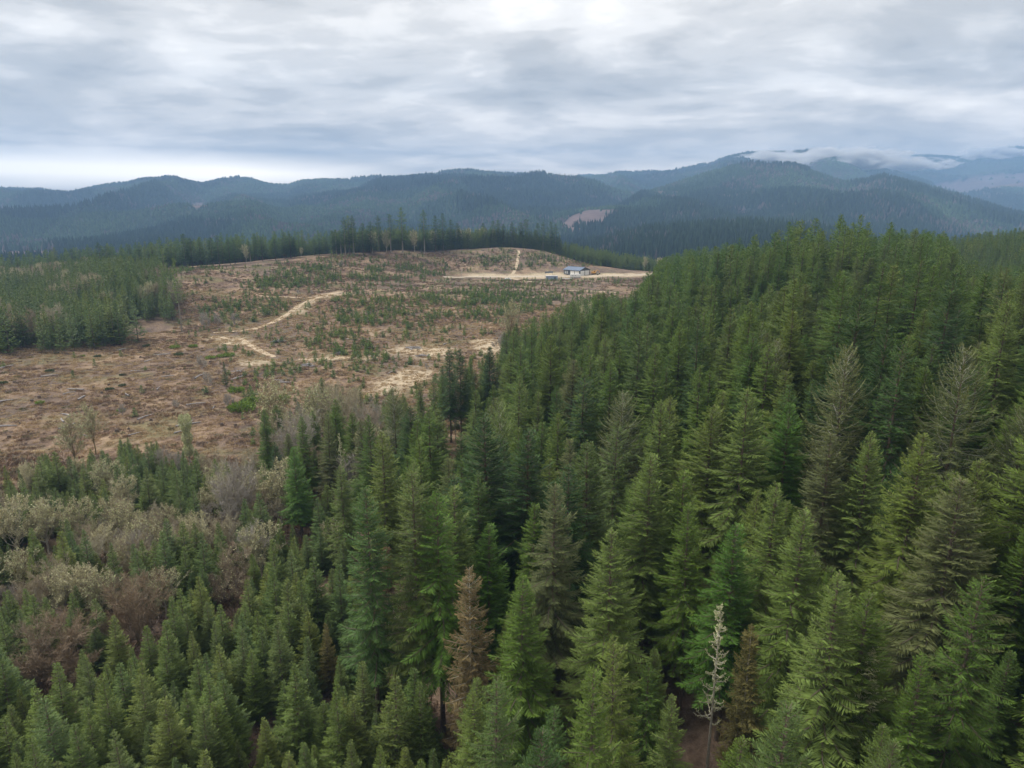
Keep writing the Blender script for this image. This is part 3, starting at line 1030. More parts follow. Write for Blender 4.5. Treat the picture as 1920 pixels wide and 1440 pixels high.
# ------------------------------------------------------------------ far hills
U = np.concatenate([np.linspace(-1.25, 1.25, 620)])
YY = 892 * (10500 / 892) ** np.linspace(0, 1, 300)
UU, HY = np.meshgrid(U, YY)
HX = UU * HY
HZ = terrain(HX, HY)
HZ[0] -= 0.6
HPX, HPY = project(HX, HY, HZ)
CLEAR = [  # logged slopes in the hills: outline in the photograph, nearest and farthest distance
    ([(1052, 420), (1070, 404), (1100, 395), (1150, 392), (1165, 400), (1145, 412), (1120, 430), (1065, 434)], 1300, 2800),
    ([(1720, 356), (1760, 345), (1820, 332), (1880, 326), (1960, 322), (1960, 350), (1880, 352), (1830, 362), (1770, 374)], 4000, 9000),
    ([(-300, 474), (0, 472), (60, 470), (120, 473), (150, 478), (110, 492), (40, 500), (-300, 505)], 900, 2400),
    ([(355, 383), (380, 380), (390, 388), (365, 391)], 1000, 5000),
    ([(1385, 398), (1415, 393), (1422, 402), (1400, 410), (1384, 404)], 1000, 5000),
    ([(1450, 388), (1475, 382), (1478, 392), (1455, 394)], 1000, 5000),
    ([(1215, 362), (1250, 358), (1275, 361), (1240, 366)], 1000, 6000),
    ([(1670, 338), (1690, 334), (1696, 341), (1675, 343)], 4000, 9000),
]


def cleared(px, py, y, x):
    c = np.zeros(np.shape(px), bool)
    ax = px + 10 * (fbm(x / 90, y / 90, 61, 3) - 0.5)
    ay = py + 5 * (fbm(x / 90, y / 90, 63, 3) - 0.5)
    for pl, a, b_ in CLEAR:
        c |= inpoly(ax, ay, pl) & (y > a) & (y < b_)
    return c


hc = cleared(HPX, HPY, HY, HX).astype(float)[..., None]
forest_floor = np.array([0.035, 0.047, 0.026])
clear_col = np.array([0.135, 0.095, 0.085])
hn = (0.75 + 0.5 * fbm(HX / 60, HY / 60, 77, 4))[..., None]
hcol = (forest_floor * (1 - hc) + clear_col * hc) * hn
m_hill, t, o_ = newmat('hill_ground')
at = N(t, 'ShaderNodeAttribute', attribute_name='col')
g = N(t, 'ShaderNodeTexCoord')
nz = N(t, 'ShaderNodeTexNoise', i_Scale=0.03, i_Detail=6.0, i_Roughness=0.65)
L(t, g.outputs['Object'], nz.inputs['Vector'])
b = N(t, 'ShaderNodeBsdfPrincipled')
b.inputs['Roughness'].default_value = 0.95
b.inputs['Specular IOR Level'].default_value = 0.1
L(t, mixc(t, 1.0, at.outputs['Color'], ramp(t, nz.outputs[0], [(0.3, (0.7,) * 3), (0.7, (1.3,) * 3)]), 'MULTIPLY'), b.inputs['Base Color'])
L(t, b.outputs[0], o_.inputs[0])
ny, nx = HX.shape
ii = np.arange(ny * nx).reshape(ny, nx)
quads = np.stack([ii[:-1, :-1], ii[:-1, 1:], ii[1:, 1:], ii[1:, :-1]], -1).reshape(-1, 4)
hm = mesh_np('hills', np.stack([HX, HY, HZ], -1).reshape(-1, 3), quads, [m_hill], attrs={'col': hcol.reshape(-1, 3)}, smooth=True)
new_obj('hills', hm, kind='structure')

# horizon angle seen over each column of the hills, to leave out slopes nobody can see
ang = (HZ + 22 - CZ) / HY
hidden = np.maximum.accumulate((HZ + 6 - CZ) / HY, axis=0)


def far_trees():
    r = np.random.RandomState(5)
    V, F, C = [], [], []
    nV = 0
    bands = [(905, 1500, 8.0, 1.0), (1500, 2500, 10.5, 1.0), (2500, 3800, 14.0, 1.15), (3800, 6500, 20.0, 1.45), (6500, 9200, 28.0, 1.9)]
    for y0, y1, spc, big_ in bands:
        w = y1 * 0.86
        x, y = grid_pts(-w, w, y0, y1, spc, 0.48, int(y0))
        m = np.abs(x / y) < 0.86
        x, y = x[m], y[m]
        fi = (np.log(y / 892) / np.log(10500 / 892)) * 299
        fu = (x / y + 1.25) / 2.5 * 619
        i0 = np.clip(fi.astype(int), 0, 298)
        j0 = np.clip(fu.astype(int), 0, 618)
        a, bb = fi - i0, fu - j0
        z = (HZ[i0, j0] * (1 - bb) + HZ[i0, j0 + 1] * bb) * (1 - a) + (HZ[i0 + 1, j0] * (1 - bb) + HZ[i0 + 1, j0 + 1] * bb) * a
        vis = (z + 45 - CZ) / y > hidden[i0, j0]
        x, y, z = x[vis], y[vis], z[vis]
        px, py = project(x, y, z)
        c = cleared(px, py, y, x)
        keep = ~c | (r.rand(len(x)) < 0.02)
        x, y, z, px, py = x[keep], y[keep], z[keep], px[keep], py[keep]
        # stands of different age: height and colour change at soft edged borders
        ax = x + 120 * (fbm(x / 300, y / 300, 7, 3) - 0.5)
        ay = y + 160 * (fbm(x / 300, y / 300, 8, 3) - 0.5)
        age = vn(ax / 330, ay / 520, 9)
        hgt = np.where(age > 0.52, 31, np.where(age > 0.34, 19, 12)) * r.uniform(0.75, 1.2, len(x))
        rad = (2.2 + 0.09 * hgt) * big_ * r.uniform(0.85, 1.25, len(x)) * (spc / 8.5) ** 0.6
        tone = vn(x / 700, y / 700, 12)
        dec = (fbm(x / 130, y / 130, 15, 3) > 0.60) & (r.rand(len(x)) < 0.65)
        col = np.array([0.040, 0.062, 0.032])[None] * (0.8 + 0.5 * tone[:, None])
        young = (age <= 0.34)[:, None]
        col = np.where(young, np.array([[0.080, 0.125, 0.055]]), col)
        mid = ((age > 0.34) & (age <= 0.52))[:, None]
        col = np.where(mid, np.array([[0.058, 0.095, 0.044]]), col)
        col = np.where(dec[:, None], np.array([[0.13, 0.105, 0.09]]), col)
        col = col * 0.72 * (0.65 + 0.75 * fbm(x / 420, y / 420, 33, 3))[:, None] * r.uniform(0.7, 1.35, (len(x), 1))
        hgt = np.where(dec, hgt * 0.7, hgt)
        k = len(x)
        sides = 5
        th = (np.arange(sides) / sides * 2 * pi)[None] + r.uniform(0, 6.28, (k, 1))
        rr = rad[:, None] * r.uniform(0.65, 1.25, (k, sides))
        vv = np.empty((k, sides + 1, 3))
        vv[:, :sides, 0] = x[:, None] + np.cos(th) * rr
        vv[:, :sides, 1] = y[:, None] + np.sin(th) * rr
        vv[:, :sides, 2] = (z + hgt * 0.12 - 1)[:, None] + r.uniform(-0.1, 0.22, (k, sides)) * hgt[:, None]
        vv[:, sides, 0] = x
        vv[:, sides, 1] = y
        vv[:, sides, 2] = z + hgt
        idx = np.arange(k)[:, None, None] * (sides + 1)
        f = np.array([(j, (j + 1) % sides, sides) for j in range(sides)])[None] + idx
        V.append(vv.reshape(-1, 3))
        F.append(f.reshape(-1, 3) + nV)
        cc_ = np.repeat(col[:, None], sides + 1, 1)
        C.append(cc_.reshape(-1, 3))
        nV += k * (sides + 1)
    V, F, C = np.concatenate(V), np.concatenate(F), np.concatenate(C)
    m, t, o = newmat('far_forest')
    at = N(t, 'ShaderNodeAttribute', attribute_name='col')
    b = N(t, 'ShaderNodeBsdfDiffuse')
    L(t, at.outputs['Color'], b.inputs[0])
    L(t, b.outputs[0], o.inputs[0])
    me = mesh_np('hill_forest', V, F, [m], attrs={'col': C})
    print('far forest triangles', len(F))
    return new_obj('hill_forest', me, kind='stuff', label='dense conifer forest covering the far hills')


far_trees()


# ------------------------------------------------------------------ dirt tracks
m_road = plain_mat('pale_dirt_track', (0.48, 0.38, 0.26), 0.95, 0.5, 0.25)
m_gravel = plain_mat('pale_gravel', (0.50, 0.43, 0.34), 0.95, 0.6, 0.2)


def track(name, pts, w0, w1, mat, lift=0.12, label=None):
    P_ = np.array([cast(px, py)[:2] for px, py in pts])
    seg = np.linalg.norm(np.diff(P_, axis=0), axis=1)
    s_ = np.concatenate([[0], np.cumsum(seg)])
    k = int(s_[-1] / 1.5) + 2
    q = np.linspace(0, s_[-1], k)
    X = np.interp(q, s_, P_[:, 0])
    Y = np.interp(q, s_, P_[:, 1])
    for _ in range(6):
        X[1:-1] = (X[:-2] + X[1:-1] + X[2:]) / 3
        Y[1:-1] = (Y[:-2] + Y[1:-1] + Y[2:]) / 3
    dx, dy = np.gradient(X), np.gradient(Y)
    ln = np.hypot(dx, dy) + 1e-9
    nx_, ny_ = -dy / ln, dx / ln
    w = np.linspace(w0, w1, k) * (0.8 + 0.6 * fbm(q / 5, q * 0, 3, 3))
    cols = 5
    V = []
    for c in range(cols):
        f = (c / (cols - 1) - 0.5)
        sd = f * w + (vn(q / 2.5, q * 0 + c, 9) - 0.5) * 0.5
        xx, yy = X + nx_ * sd, Y + ny_ * sd
        V.append(np.column_stack([xx, yy, gz(xx, yy) + lift * (1 - abs(f) * 1.2)]))
    V = np.stack(V, 1)
    i2 = np.arange(k * cols).reshape(k, cols)
    Q = np.stack([i2[:-1, :-1], i2[:-1, 1:], i2[1:, 1:], i2[1:, :-1]], -1).reshape(-1, 4)
    o = new_obj(name, mesh_np(name, V.reshape(-1, 3), Q, [mat], smooth=True), kind='structure')
    return o


track('dirt_track', [(640, 548), (603, 556), (585, 562), (560, 575), (535, 592), (510, 606), (480, 617), (440, 622), (400, 624)], 2.4, 3.0, m_road)
track('dirt_track', [(463, 545), (478, 550), (490, 555), (520, 557), (560, 558), (590, 559)], 2.0, 3.0, m_road)
track('dirt_track', [(395, 633), (430, 634), (455, 638), (475, 650), (495, 662), (515, 670)], 4, 2, m_road)
track('dirt_track', [(560, 674), (600, 673), (660, 671), (720, 667)], 2, 2, m_road)
track('access_road', [(830, 519), (880, 519), (940, 519), (1000, 518.5), (1060, 518), (1120, 517.5), (1180, 516), (1250, 514)], 4.5, 4, m_gravel)
track('dirt_track', [(930, 519), (965, 523), (1000, 529), (1040, 534)], 4, 3, m_road)
track('dirt_track', [(960, 516), (967, 503), (970, 492), (972, 480), (973, 470)], 2.5, 2, m_road)
track('dirt_track', [(760, 660), (800, 658), (850, 656)], 4, 2, m_road)
track('dirt_track', [(1060, 545), (1100, 546), (1160, 549)], 2.5, 2, m_road)

# ------------------------------------------------------------------ buildings and things on the yard
m_siding = plain_mat('charcoal_siding', (0.075, 0.085, 0.095), 0.6, 1.0, 0.12)
m_roofm = plain_mat('blue_grey_metal_roof', (0.19, 0.24, 0.33), 0.4, 0.6, 0.12, metal=0.2)
m_white = plain_mat('white_paint', (0.80, 0.80, 0.78), 0.5, 1.0, 0.06)
m_trim = plain_mat('dark_trim', (0.04, 0.045, 0.05), 0.5, 1.0, 0.1)
m_glass = plain_mat('window_glass', (0.45, 0.48, 0.50), 0.15, 1.0, 0.1)
m_shed = plain_mat('blue_grey_sheet_metal', (0.30, 0.36, 0.50), 0.5, 1.0, 0.12)
m_yellow = plain_mat('yellow_machine_paint', (0.62, 0.33, 0.06), 0.5, 1.0, 0.15)
m_rubber = plain_mat('black_rubber', (0.02, 0.02, 0.02), 0.8, 1.0, 0.1)
m_wood = plain_mat('pale_lumber', (0.55, 0.45, 0.36), 0.8, 2.0, 0.2)
m_post = plain_mat('weathered_post', (0.42, 0.40, 0.36), 0.85, 2.0, 0.2)
m_logs = plain_mat('grey_weathered_wood', (0.34, 0.32, 0.32), 0.9, 2.0, 0.4)
m_stump = plain_mat('dark_stump_wood', (0.12, 0.09, 0.07), 0.9, 2.0, 0.3)
m_concrete = plain_mat('concrete_slab', (0.38, 0.37, 0.34), 0.9, 1.0, 0.1)


def part(name, parent, mat, build, label=None):
    mb = MB()
    build(mb)
    o = new_obj(name, mb.mesh(name, [mat]), parent)
    if label:
        o['label'] = label
    return o


def ybase(px, Y):
    """point on the ground in the direction of pixel column px at forward distance Y"""
    z = 45.0
    for _ in range(4):
        x = (px - 960) / FPX * (Y * cp - (z - CZ) * sp)
        z = float(gz(x, Y))
    return x, Y, z


def thing(name, loc, rz, label, cat, group=None):
    o = new_obj(name, None, None, loc, label=label, category=cat)
    o.rotation_euler = (0, 0, rz)
    if group:
        o['group'] = group
    return o


x, y, z = ybase(1087, 592)
shop = thing('workshop', (x, y, z + 0.15), radians(45), 'charcoal workshop with blue-grey metal gable roof on the cleared hilltop', 'building')
Wd_, Ln_, Hw, Rz_ = 13.5, 18.0, 4.6, 2.3
part('foundation', shop, m_concrete, lambda m: m.box(-0.3, Wd_ + 0.3, -0.3, Ln_ + 0.3, -1.5, 0.0))
part('wall', shop, m_siding, lambda m: (m.box(0, Wd_, 0, 0.2, 0.002, Hw), m.box(0, Wd_, Ln_ - 0.2, Ln_, 0.002, Hw),
                                        m.box(0, 0.2, 0.2, Ln_ - 0.2, 0.002, Hw), m.box(Wd_ - 0.2, Wd_, 0.2, Ln_ - 0.2, 0.002, Hw),
                                        m.add([(0, 0, Hw), (Wd_, 0, Hw), (Wd_ / 2, 0, Hw + Rz_ - 0.05)], [(0, 1, 2)]),
                                        m.add([(0, Ln_, Hw), (Wd_, Ln_, Hw), (Wd_ / 2, Ln_, Hw + Rz_ - 0.05)], [(0, 2, 1)])))


def slope_panel(m, side, y0, y1):
    e = 0.7
    xe = -e if side < 0 else Wd_ + e
    ze = Hw - e * Rz_ / (Wd_ / 2)
    V = [(xe, y0, ze + 0.03), (Wd_ / 2, y0, Hw + Rz_ + 0.03), (Wd_ / 2, y1, Hw + Rz_ + 0.03), (xe, y1, ze + 0.03)]
    V += [(a_, b_, c_ + 0.15) for a_, b_, c_ in V]
    m.add(V, [(0, 1, 2, 3), (4, 5, 6, 7), (0, 1, 5, 4), (3, 2, 6, 7), (0, 3, 7, 4), (1, 2, 6, 5)])


roof = part('roof', shop, m_roofm, lambda m: (slope_panel(m, -1, -0.6, Ln_ + 0.6), slope_panel(m, 1, -0.6, Ln_ + 0.6)))
part('ridge_cap', roof, m_trim, lambda m: m.box(Wd_ / 2 - 0.25, Wd_ / 2 + 0.25, -0.62, Ln_ + 0.62, Hw + Rz_ + 0.16, Hw + Rz_ + 0.28))
for q in range(10):
    yy = -0.2 + q * 2.0
    part('roof_seam', roof, m_roofm, lambda m: m.add([(-0.7, yy, Hw - 0.05), (Wd_ / 2, yy, Hw + Rz_ + 0.2), (Wd_ / 2, yy + 0.08, Hw + Rz_ + 0.2), (-0.7, yy + 0.08, Hw - 0.05),
                                                      (-0.7, yy + 0.04, Hw + 0.03), (Wd_ / 2, yy + 0.04, Hw + Rz_ + 0.28)], [(0, 1, 5, 4), (3, 4, 5, 2)]))
part('fascia', shop, m_trim, lambda m: (m.add([(-0.7, -0.63, Hw - 0.25), (Wd_ / 2, -0.63, Hw + Rz_ - 0.02), (Wd_ / 2, -0.63, Hw + Rz_ + 0.2), (-0.7, -0.63, Hw - 0.03)], [(0, 1, 2, 3)]),
                                        m.add([(Wd_ + 0.7, -0.63, Hw - 0.25), (Wd_ / 2, -0.63, Hw + Rz_ - 0.02), (Wd_ / 2, -0.63, Hw + Rz_ + 0.2), (Wd_ + 0.7, -0.63, Hw - 0.03)], [(0, 3, 2, 1)])))
for x0_, x1_ in ((0.9, 6.3), (7.1, 12.6)):
    gd = part('garage_door', shop, m_white, lambda m: m.box(x0_, x1_, -0.08, -0.003, 0.05, 4.1), 'tall white garage door in the gable end')
    for q in range(5):
        part('door_panel', gd, m_white, lambda m: m.box(x0_ + 0.1, x1_ - 0.1, -0.13, -0.083, 0.12 + q * 0.8, 0.80 + q * 0.8))
for y0_, y1_ in ((0.8, 5.4), (6.0, 10.6)):
    gd = part('garage_door', shop, m_white, lambda m: m.box(-0.08, -0.003, y0_, y1_, 0.05, 3.9), 'white garage door in the long side wall')
    for q in range(5):
        part('door_panel', gd, m_white, lambda m: m.box(-0.13, -0.083, y0_ + 0.1, y1_ - 0.1, 0.12 + q * 0.76, 0.76 + q * 0.76))
for y0_ in (13.5, 15.6):
    wf = part('window', shop, m_white, lambda m: (m.box(-0.07, -0.003, y0_, y0_ + 1.3, 1.2, 1.35), m.box(-0.07, -0.003, y0_, y0_ + 1.3, 3.25, 3.4),
                                                  m.box(-0.07, -0.003, y0_, y0_ + 0.14, 1.352, 3.248), m.box(-0.07, -0.003, y0_ + 1.16, y0_ + 1.3, 1.352, 3.248)))
    part('pane', wf, m_glass, lambda m: m.box(-0.04, -0.004, y0_ + 0.142, y0_ + 1.158, 1.352, 3.248))
part('gutter', shop, m_trim, lambda m: m.box(-0.86, -0.71, -0.5, Ln_ + 0.5, Hw - 0.42, Hw - 0.27))
for yy in (-0.12, ):
    part('corner_trim', shop, m_trim, lambda m: m.box(-0.12, 0.0, -0.12, 0.0, 0.0, Hw))

# white trailer in front of the workshop
x, y, z = ybase(1078.5, 580)
tr_ = thing('travel_trailer', (x, y, z), radians(-4), 'long white box trailer parked before the charcoal workshop', 'trailer')
part('body', tr_, m_white, lambda m: (m.box(-4.4, 4.4, -1.2, 1.2, 0.75, 3.25), m.box(-4.2, 4.2, -1.1, 1.1, 3.252, 3.4)))
part('chassis', tr_, m_trim, lambda m: (m.box(-4.5, 4.5, -1.0, 1.0, 0.5, 0.748), m.box(4.5, 5.8, -0.08, 0.08, 0.52, 0.66)))
part('door', tr_, m_white, lambda m: m.box(1.6, 2.4, -1.25, -1.203, 0.9, 2.9))
part('window', tr_, m_glass, lambda m: m.box(-2.6, -1.5, -1.24, -1.203, 1.8, 2.5))
part('window', tr_, m_glass, lambda m: m.box(-0.4, 0.7, -1.24, -1.203, 1.8, 2.5))


def wheel(m, x_, y_, r_, w_):
    th = np.arange(12) / 12 * 2 * pi
    for sgn in (0, 1):
        V = np.column_stack([x_ + np.cos(th) * r_, np.full(12, y_ + sgn * w_), r_ + np.sin(th) * r_])
        m.add(np.concatenate([V, [[x_, y_ + sgn * w_, r_]]]), [(i, (i + 1) % 12, 12) for i in range(12)])
    V0 = np.column_stack([x_ + np.cos(th) * r_, np.full(12, y_), r_ + np.sin(th) * r_])
    V1 = V0 + [0, w_, 0]
    m.add(np.concatenate([V0, V1]), [(i, (i + 1) % 12, 12 + (i + 1) % 12, 12 + i) for i in range(12)])


for wx in (-0.7, 0.4):
    for wy in (-1.24, 0.96):
        part('wheel', tr_, m_rubber, lambda m: wheel(m, wx, wy, 0.38, 0.26))

# metal shed
x, y, z = ybase(1034.5, 575)
sh = thing('storage_container', (x, y, z + 0.1), radians(-3), 'blue-grey metal container standing left of the workshop', 'container')
part('body', sh, m_shed, lambda m: m.box(-4.9, 4.9, -1.3, 1.3, 0.0, 2.9))
for q in range(16):
    part('wall_rib', sh, m_shed, lambda m: m.box(-4.75 + q * 0.62, -4.45 + q * 0.62, -1.36, -1.303, 0.12, 2.78))
part('roof', sh, m_white, lambda m: m.box(-5.05, 5.05, -1.5, 1.45, 2.903, 3.1))
part('door', sh, m_trim, lambda m: m.box(2.2, 3.2, -1.41, -1.363, 0.1, 2.2))
x, y, z = ybase(1028, 592)
ln = thing('lean_to', (x, y, z + 0.1), radians(-3), 'dark low lean-to roof behind the blue-grey container', 'shed')
part('roof', ln, m_trim, lambda m: m.add([(-3, -2, 3.0), (4, -2, 3.4), (4, 2, 4.4), (-3, 2, 4.0), (-3, -2, 3.15), (4, -2, 3.55), (4, 2, 4.55), (-3, 2, 4.15)],
                                         [(0, 1, 2, 3), (4, 5, 6, 7), (0, 1, 5, 4), (1, 2, 6, 5), (2, 3, 7, 6), (3, 0, 4, 7)]))
for qx, qy in ((-2.8, -1.8), (3.8, -1.8), (3.8, 1.8), (-2.8, 1.8)):
    part('post', ln, m_post, lambda m: m.box(qx - 0.1, qx + 0.1, qy - 0.1, qy + 0.1, -0.5, 3.2 + (qy > 0) * 0.9))

# excavator
x, y, z = ybase(1113.5, 600)
ex = thing('excavator', (x, y, z + 0.05), radians(5), 'orange-yellow excavator parked right of the workshop', 'excavator')
for wy in (-1.3, 0.8):
    part('track', ex, m_rubber, lambda m: m.box(-1.9, 1.9, wy, wy + 0.55, 0.0, 0.85))
part('body', ex, m_yellow, lambda m: (m.box(-2.1, 1.2, -1.2, 1.2, 1.0, 2.1), m.box(-2.2, -1.0, -1.25, 1.25, 1.1, 2.5)))
cb_ = part('cab', ex, m_yellow, lambda m: m.box(-0.2, 1.2, 0.1, 1.2, 2.103, 3.2))
part('pane', cb_, m_trim, lambda m: m.box(0.0, 1.0, 0.06, 0.097, 2.3, 3.0))
part('boom', ex, m_yellow, lambda m: m.tube([(1.1, -0.3, 1.8), (2.6, -0.3, 3.9), (4.4, -0.3, 3.2)], [0.28, 0.3, 0.2], 4))
part('arm', ex, m_yellow, lambda m: m.tube([(4.4, -0.3, 3.2), (4.9, -0.3, 1.2)], [0.2, 0.16], 4))
part('bucket', ex, m_rubber, lambda m: m.box(4.5, 5.3, -0.8, 0.2, 0.1, 1.1))
# small dark utility trailer
x, y, z = ybase(1120.5, 596)
ut = thing('utility_trailer', (x, y, z), radians(8), 'small black utility trailer right of the excavator', 'trailer')
part('bed', ut, m_trim, lambda m: (m.box(-1.3, 1.3, -0.8, 0.8, 0.5, 0.62), m.box(-1.3, 1.3, -0.85, -0.802, 0.5, 1.0), m.box(-1.3, 1.3, 0.802, 0.85, 0.5, 1.0)))
for wy in (-1.05, 0.87):
    part('wheel', ut, m_rubber, lambda m: wheel(m, 0.0, wy, 0.34, 0.18))

# stacks of lumber and panels on the yard
for px_, Y_, w_, h_, lb in ((1055.5, 578, 2.2, 0.9, 'low pale lumber stack beside the blue-grey container'),
                            (1066, 574, 3.0, 0.8, 'wider pale lumber stack before the white trailer')):
    x, y, z = ybase(px_, Y_)
    lt = thing('lumber_stack', (x, y, z), radians(random.uniform(-6, 6)), lb, 'lumber stack', 'lumber stacks on the yard')
    for q in range(3):
        part('bearer', lt, m_wood, lambda m: m.box(-w_ * 0.8 + q * w_ * 0.75, -w_ * 0.8 + q * w_ * 0.75 + 0.15, -0.9, 0.9, 0.0, 0.148))
    for lv in range(3):
        for q in range(5):
            part('plank', lt, m_white if lv == 2 else m_wood,
                 lambda m: m.box(-w_ + random.uniform(0, 0.2), w_ - random.uniform(0, 0.2), -0.85 + q * 0.34, -0.55 + q * 0.34, 0.15 + lv * 0.25, 0.38 + lv * 0.25))

# flat trailer with a white load on the left part of the yard
x, y, z = ybase(953, 566)
fb = thing('flatbed_trailer', (x, y, z), radians(3), 'flat dark trailer under a white load alone on the bare yard', 'trailer')
part('deck', fb, m_trim, lambda m: m.box(-3.6, 3.2, -1.1, 1.1, 0.55, 0.72))
part('drawbar', fb, m_trim, lambda m: m.box(3.2, 4.6, -0.06, 0.06, 0.56, 0.68))
part('load', fb, m_white, lambda m: m.add([(-3.0, -1, 0.723), (2.6, -1, 0.723), (2.6, 1, 0.723), (-3.0, 1, 0.723), (-2.2, -0.7, 1.8), (1.4, -0.7, 1.7), (1.4, 0.7, 1.7), (-2.2, 0.7, 1.8)],
                                          [(0, 1, 5, 4), (1, 2, 6, 5), (2, 3, 7, 6), (3, 0, 4, 7), (4, 5, 6, 7), (0, 3, 2, 1)]))
for wx in (-1.0, 0.1):
    for wy in (-1.15, 0.93):
        part('wheel', fb, m_rubber, lambda m: wheel(m, wx, wy, 0.33, 0.2))

# white pickup on the access road where it enters the forest
x, y, z = ybase(1228, 590)
pk = thing('pickup_truck', (x, y, z), radians(185), 'white pickup truck on the access road at the forest edge', 'pickup truck')
part('body', pk, m_white, lambda m: (m.box(-2.7, 2.7, -0.95, 0.95, 0.5, 1.05), m.box(-0.9, 1.4, -0.9, 0.9, 1.052, 1.35), m.box(1.4, 2.65, -0.9, 0.9, 1.052, 1.18),
                                     m.box(-2.7, -0.95, -0.95, -0.88, 1.052, 1.4), m.box(-2.7, -0.95, 0.88, 0.95, 1.052, 1.4)))
part('cab', pk, m_glass, lambda m: m.add([(-0.9, -0.88, 1.352), (1.4, -0.88, 1.352), (1.4, 0.88, 1.352), (-0.9, 0.88, 1.352), (-0.7, -0.75, 1.85), (0.8, -0.75, 1.85), (0.8, 0.75, 1.85), (-0.7, 0.75, 1.85)],
                                         [(0, 1, 5, 4), (1, 2, 6, 5), (2, 3, 7, 6), (3, 0, 4, 7)]))
part('roof', pk, m_white, lambda m: m.box(-0.72, 0.82, -0.77, 0.77, 1.852, 1.92))
for wx in (-1.7, 1.7):
    for wy in (-0.98, 0.74):
        part('wheel', pk, m_rubber, lambda m: wheel(m, wx, wy, 0.4, 0.24))

# posts
for px_, pyb, hh, lb in ((866, 519, 6.5, 'tall pale post at the left end of the yard'), (660, 541, 4.6, 'pale post standing above the sandy track junction')):
    x, y, z = cast(px_, pyb)
    o = thing('post', (x, y, z), 0, lb, 'post')
    part('shaft', o, m_post, lambda m: m.tube([(0, 0, -0.6), (0.03, 0, hh * 0.5), (0, 0.02, hh)], [0.17, 0.15, 0.13], 8, cap=True))
    part('cap', o, m_trim, lambda m: m.box(-0.16, 0.16, -0.16, 0.16, hh + 0.005, hh + 0.06))

# farmhouse far down on the left, between the trees
hx = (215 - 960) / FPX * 1000
hz_ = float(terrain(hx, 1000.0))
fh = thing('farmhouse', (hx, 985, float(terrain(hx, 985.0))), radians(10), 'tiny white farmhouse showing between the ridge trees at far left', 'house')
part('wall', fh, m_white, lambda m: m.box(-6, 6, -4, 4, -1, 3.2))
part('roof', fh, m_post, lambda m: m.add([(-6.5, -4.6, 3.1), (6.5, -4.6, 3.1), (6.5, 4.6, 3.1), (-6.5, 4.6, 3.1), (-6.5, 0, 5.6), (6.5, 0, 5.6)],
                                         [(0, 1, 5, 4), (2, 3, 4, 5), (0, 4, 3, 3), (1, 2, 5, 5)]))

# ------------------------------------------------------------------ slash piles, stumps, low bushes in the clearing
for px_, py_, n_, rr, lb in ((521, 642, 60, 3.2, 'grey slash pile beside the curved sandy track'), (575, 687, 70, 3.6, 'grey slash pile nearest to the forest on the left'),
                             (636, 664, 40, 2.8, 'small faint slash pile above the straight pale track'), (775, 654, 80, 4.2, 'larger grey slash pile on pale straw, upper one'),
                             (792, 669, 50, 2.6, 'smaller grey slash pile on pale straw, lower one'), (452, 697, 30, 2.4, 'scattered grey slash heap right of the grey scrub')):
    x, y, z = cast(px_, py_)
    o = thing('slash_pile', (x, y, z), 0, lb, 'wood pile', 'slash piles in the clearing')
    r = np.random.RandomState(px_)
    for i in range(n_ // 2):
        a_, e_ = r.rand() * 6.28, r.uniform(-0.1, 0.35)
        c_ = np.array([r.normal(0, rr * 0.42), r.normal(0, rr * 0.3), 0])
        c_[2] = max(0, 0.9 - 0.3 * np.linalg.norm(c_[:2]) * 3 / rr) * r.uniform(0.3, 1.1) + 0.15
        l_ = r.uniform(1.2, 3.2)
        d_ = np.array([cos(a_) * cos(e_), sin(a_) * cos(e_), sin(e_)]) * l_ / 2
        mb = MB()
        mb.tube([c_ - d_, c_ + d_], [r.uniform(0.08, 0.2), r.uniform(0.06, 0.14)], 5)
        new_obj('log', mb.mesh('log', [m_logs]), o)


def stump_mesh(seed):
    r = np.random.RandomState(seed)
    mb = MB()
    th = np.arange(9) / 9 * 2 * pi
    rings = []
    for z_, k_ in ((-0.3, 1.5), (0.1, 1.15), (0.5, 0.95), (0.8, 0.9)):
        rr = 0.5 * k_ * (1 + r.uniform(-0.12, 0.12, 9))
        rings.append(np.column_stack([np.cos(th) * rr, np.sin(th) * rr, np.full(9, z_) + r.uniform(-0.03, 0.03, 9)]))
    V = np.concatenate(rings + [[[0, 0, 0.78]]])
    F = [(i * 9 + j, i * 9 + (j + 1) % 9, (i + 1) * 9 + (j + 1) % 9, (i + 1) * 9 + j) for i in range(3) for j in range(9)]
    mb.add(V, F)
    mb.add(np.concatenate([rings[-1], [[0, 0, 0.8]]]), [(j, (j + 1) % 9, 9) for j in range(9)])
    return mb.mesh('stump', [m_stump])


# shrubs ----------------------------------------------------------------
def shrub_mesh(name, seed, mats, R=0.9, H=0.9, k=90, w=0.045, up=0.9, ln=0.55):
    r = np.random.RandomState(seed)
    mb = MB()
    th = r.rand(k) * 6.28
    rr = R * np.sqrt(r.rand(k)) * 0.8
    B = np.column_stack([np.cos(th) * rr, np.sin(th) * rr, r.uniform(0, 0.5, k) * H * np.sqrt(np.maximum(0, 1 - (rr / R) ** 2))])
    dm = unit(np.column_stack([np.cos(th) * 0.7, np.sin(th) * 0.7, np.full(k, up)]) + r.uniform(-0.6, 0.6, (k, 3)))
    mb.kites(B, B + dm * (ln * r.uniform(0.6, 1.2, (k, 1))), unit(np.cross(dm, r.uniform(-1, 1, (k, 3)))) * w * r.uniform(0.6, 1.3, (k, 1)), 0, 0.2, 1.0)
    return mb.mesh(name, mats)


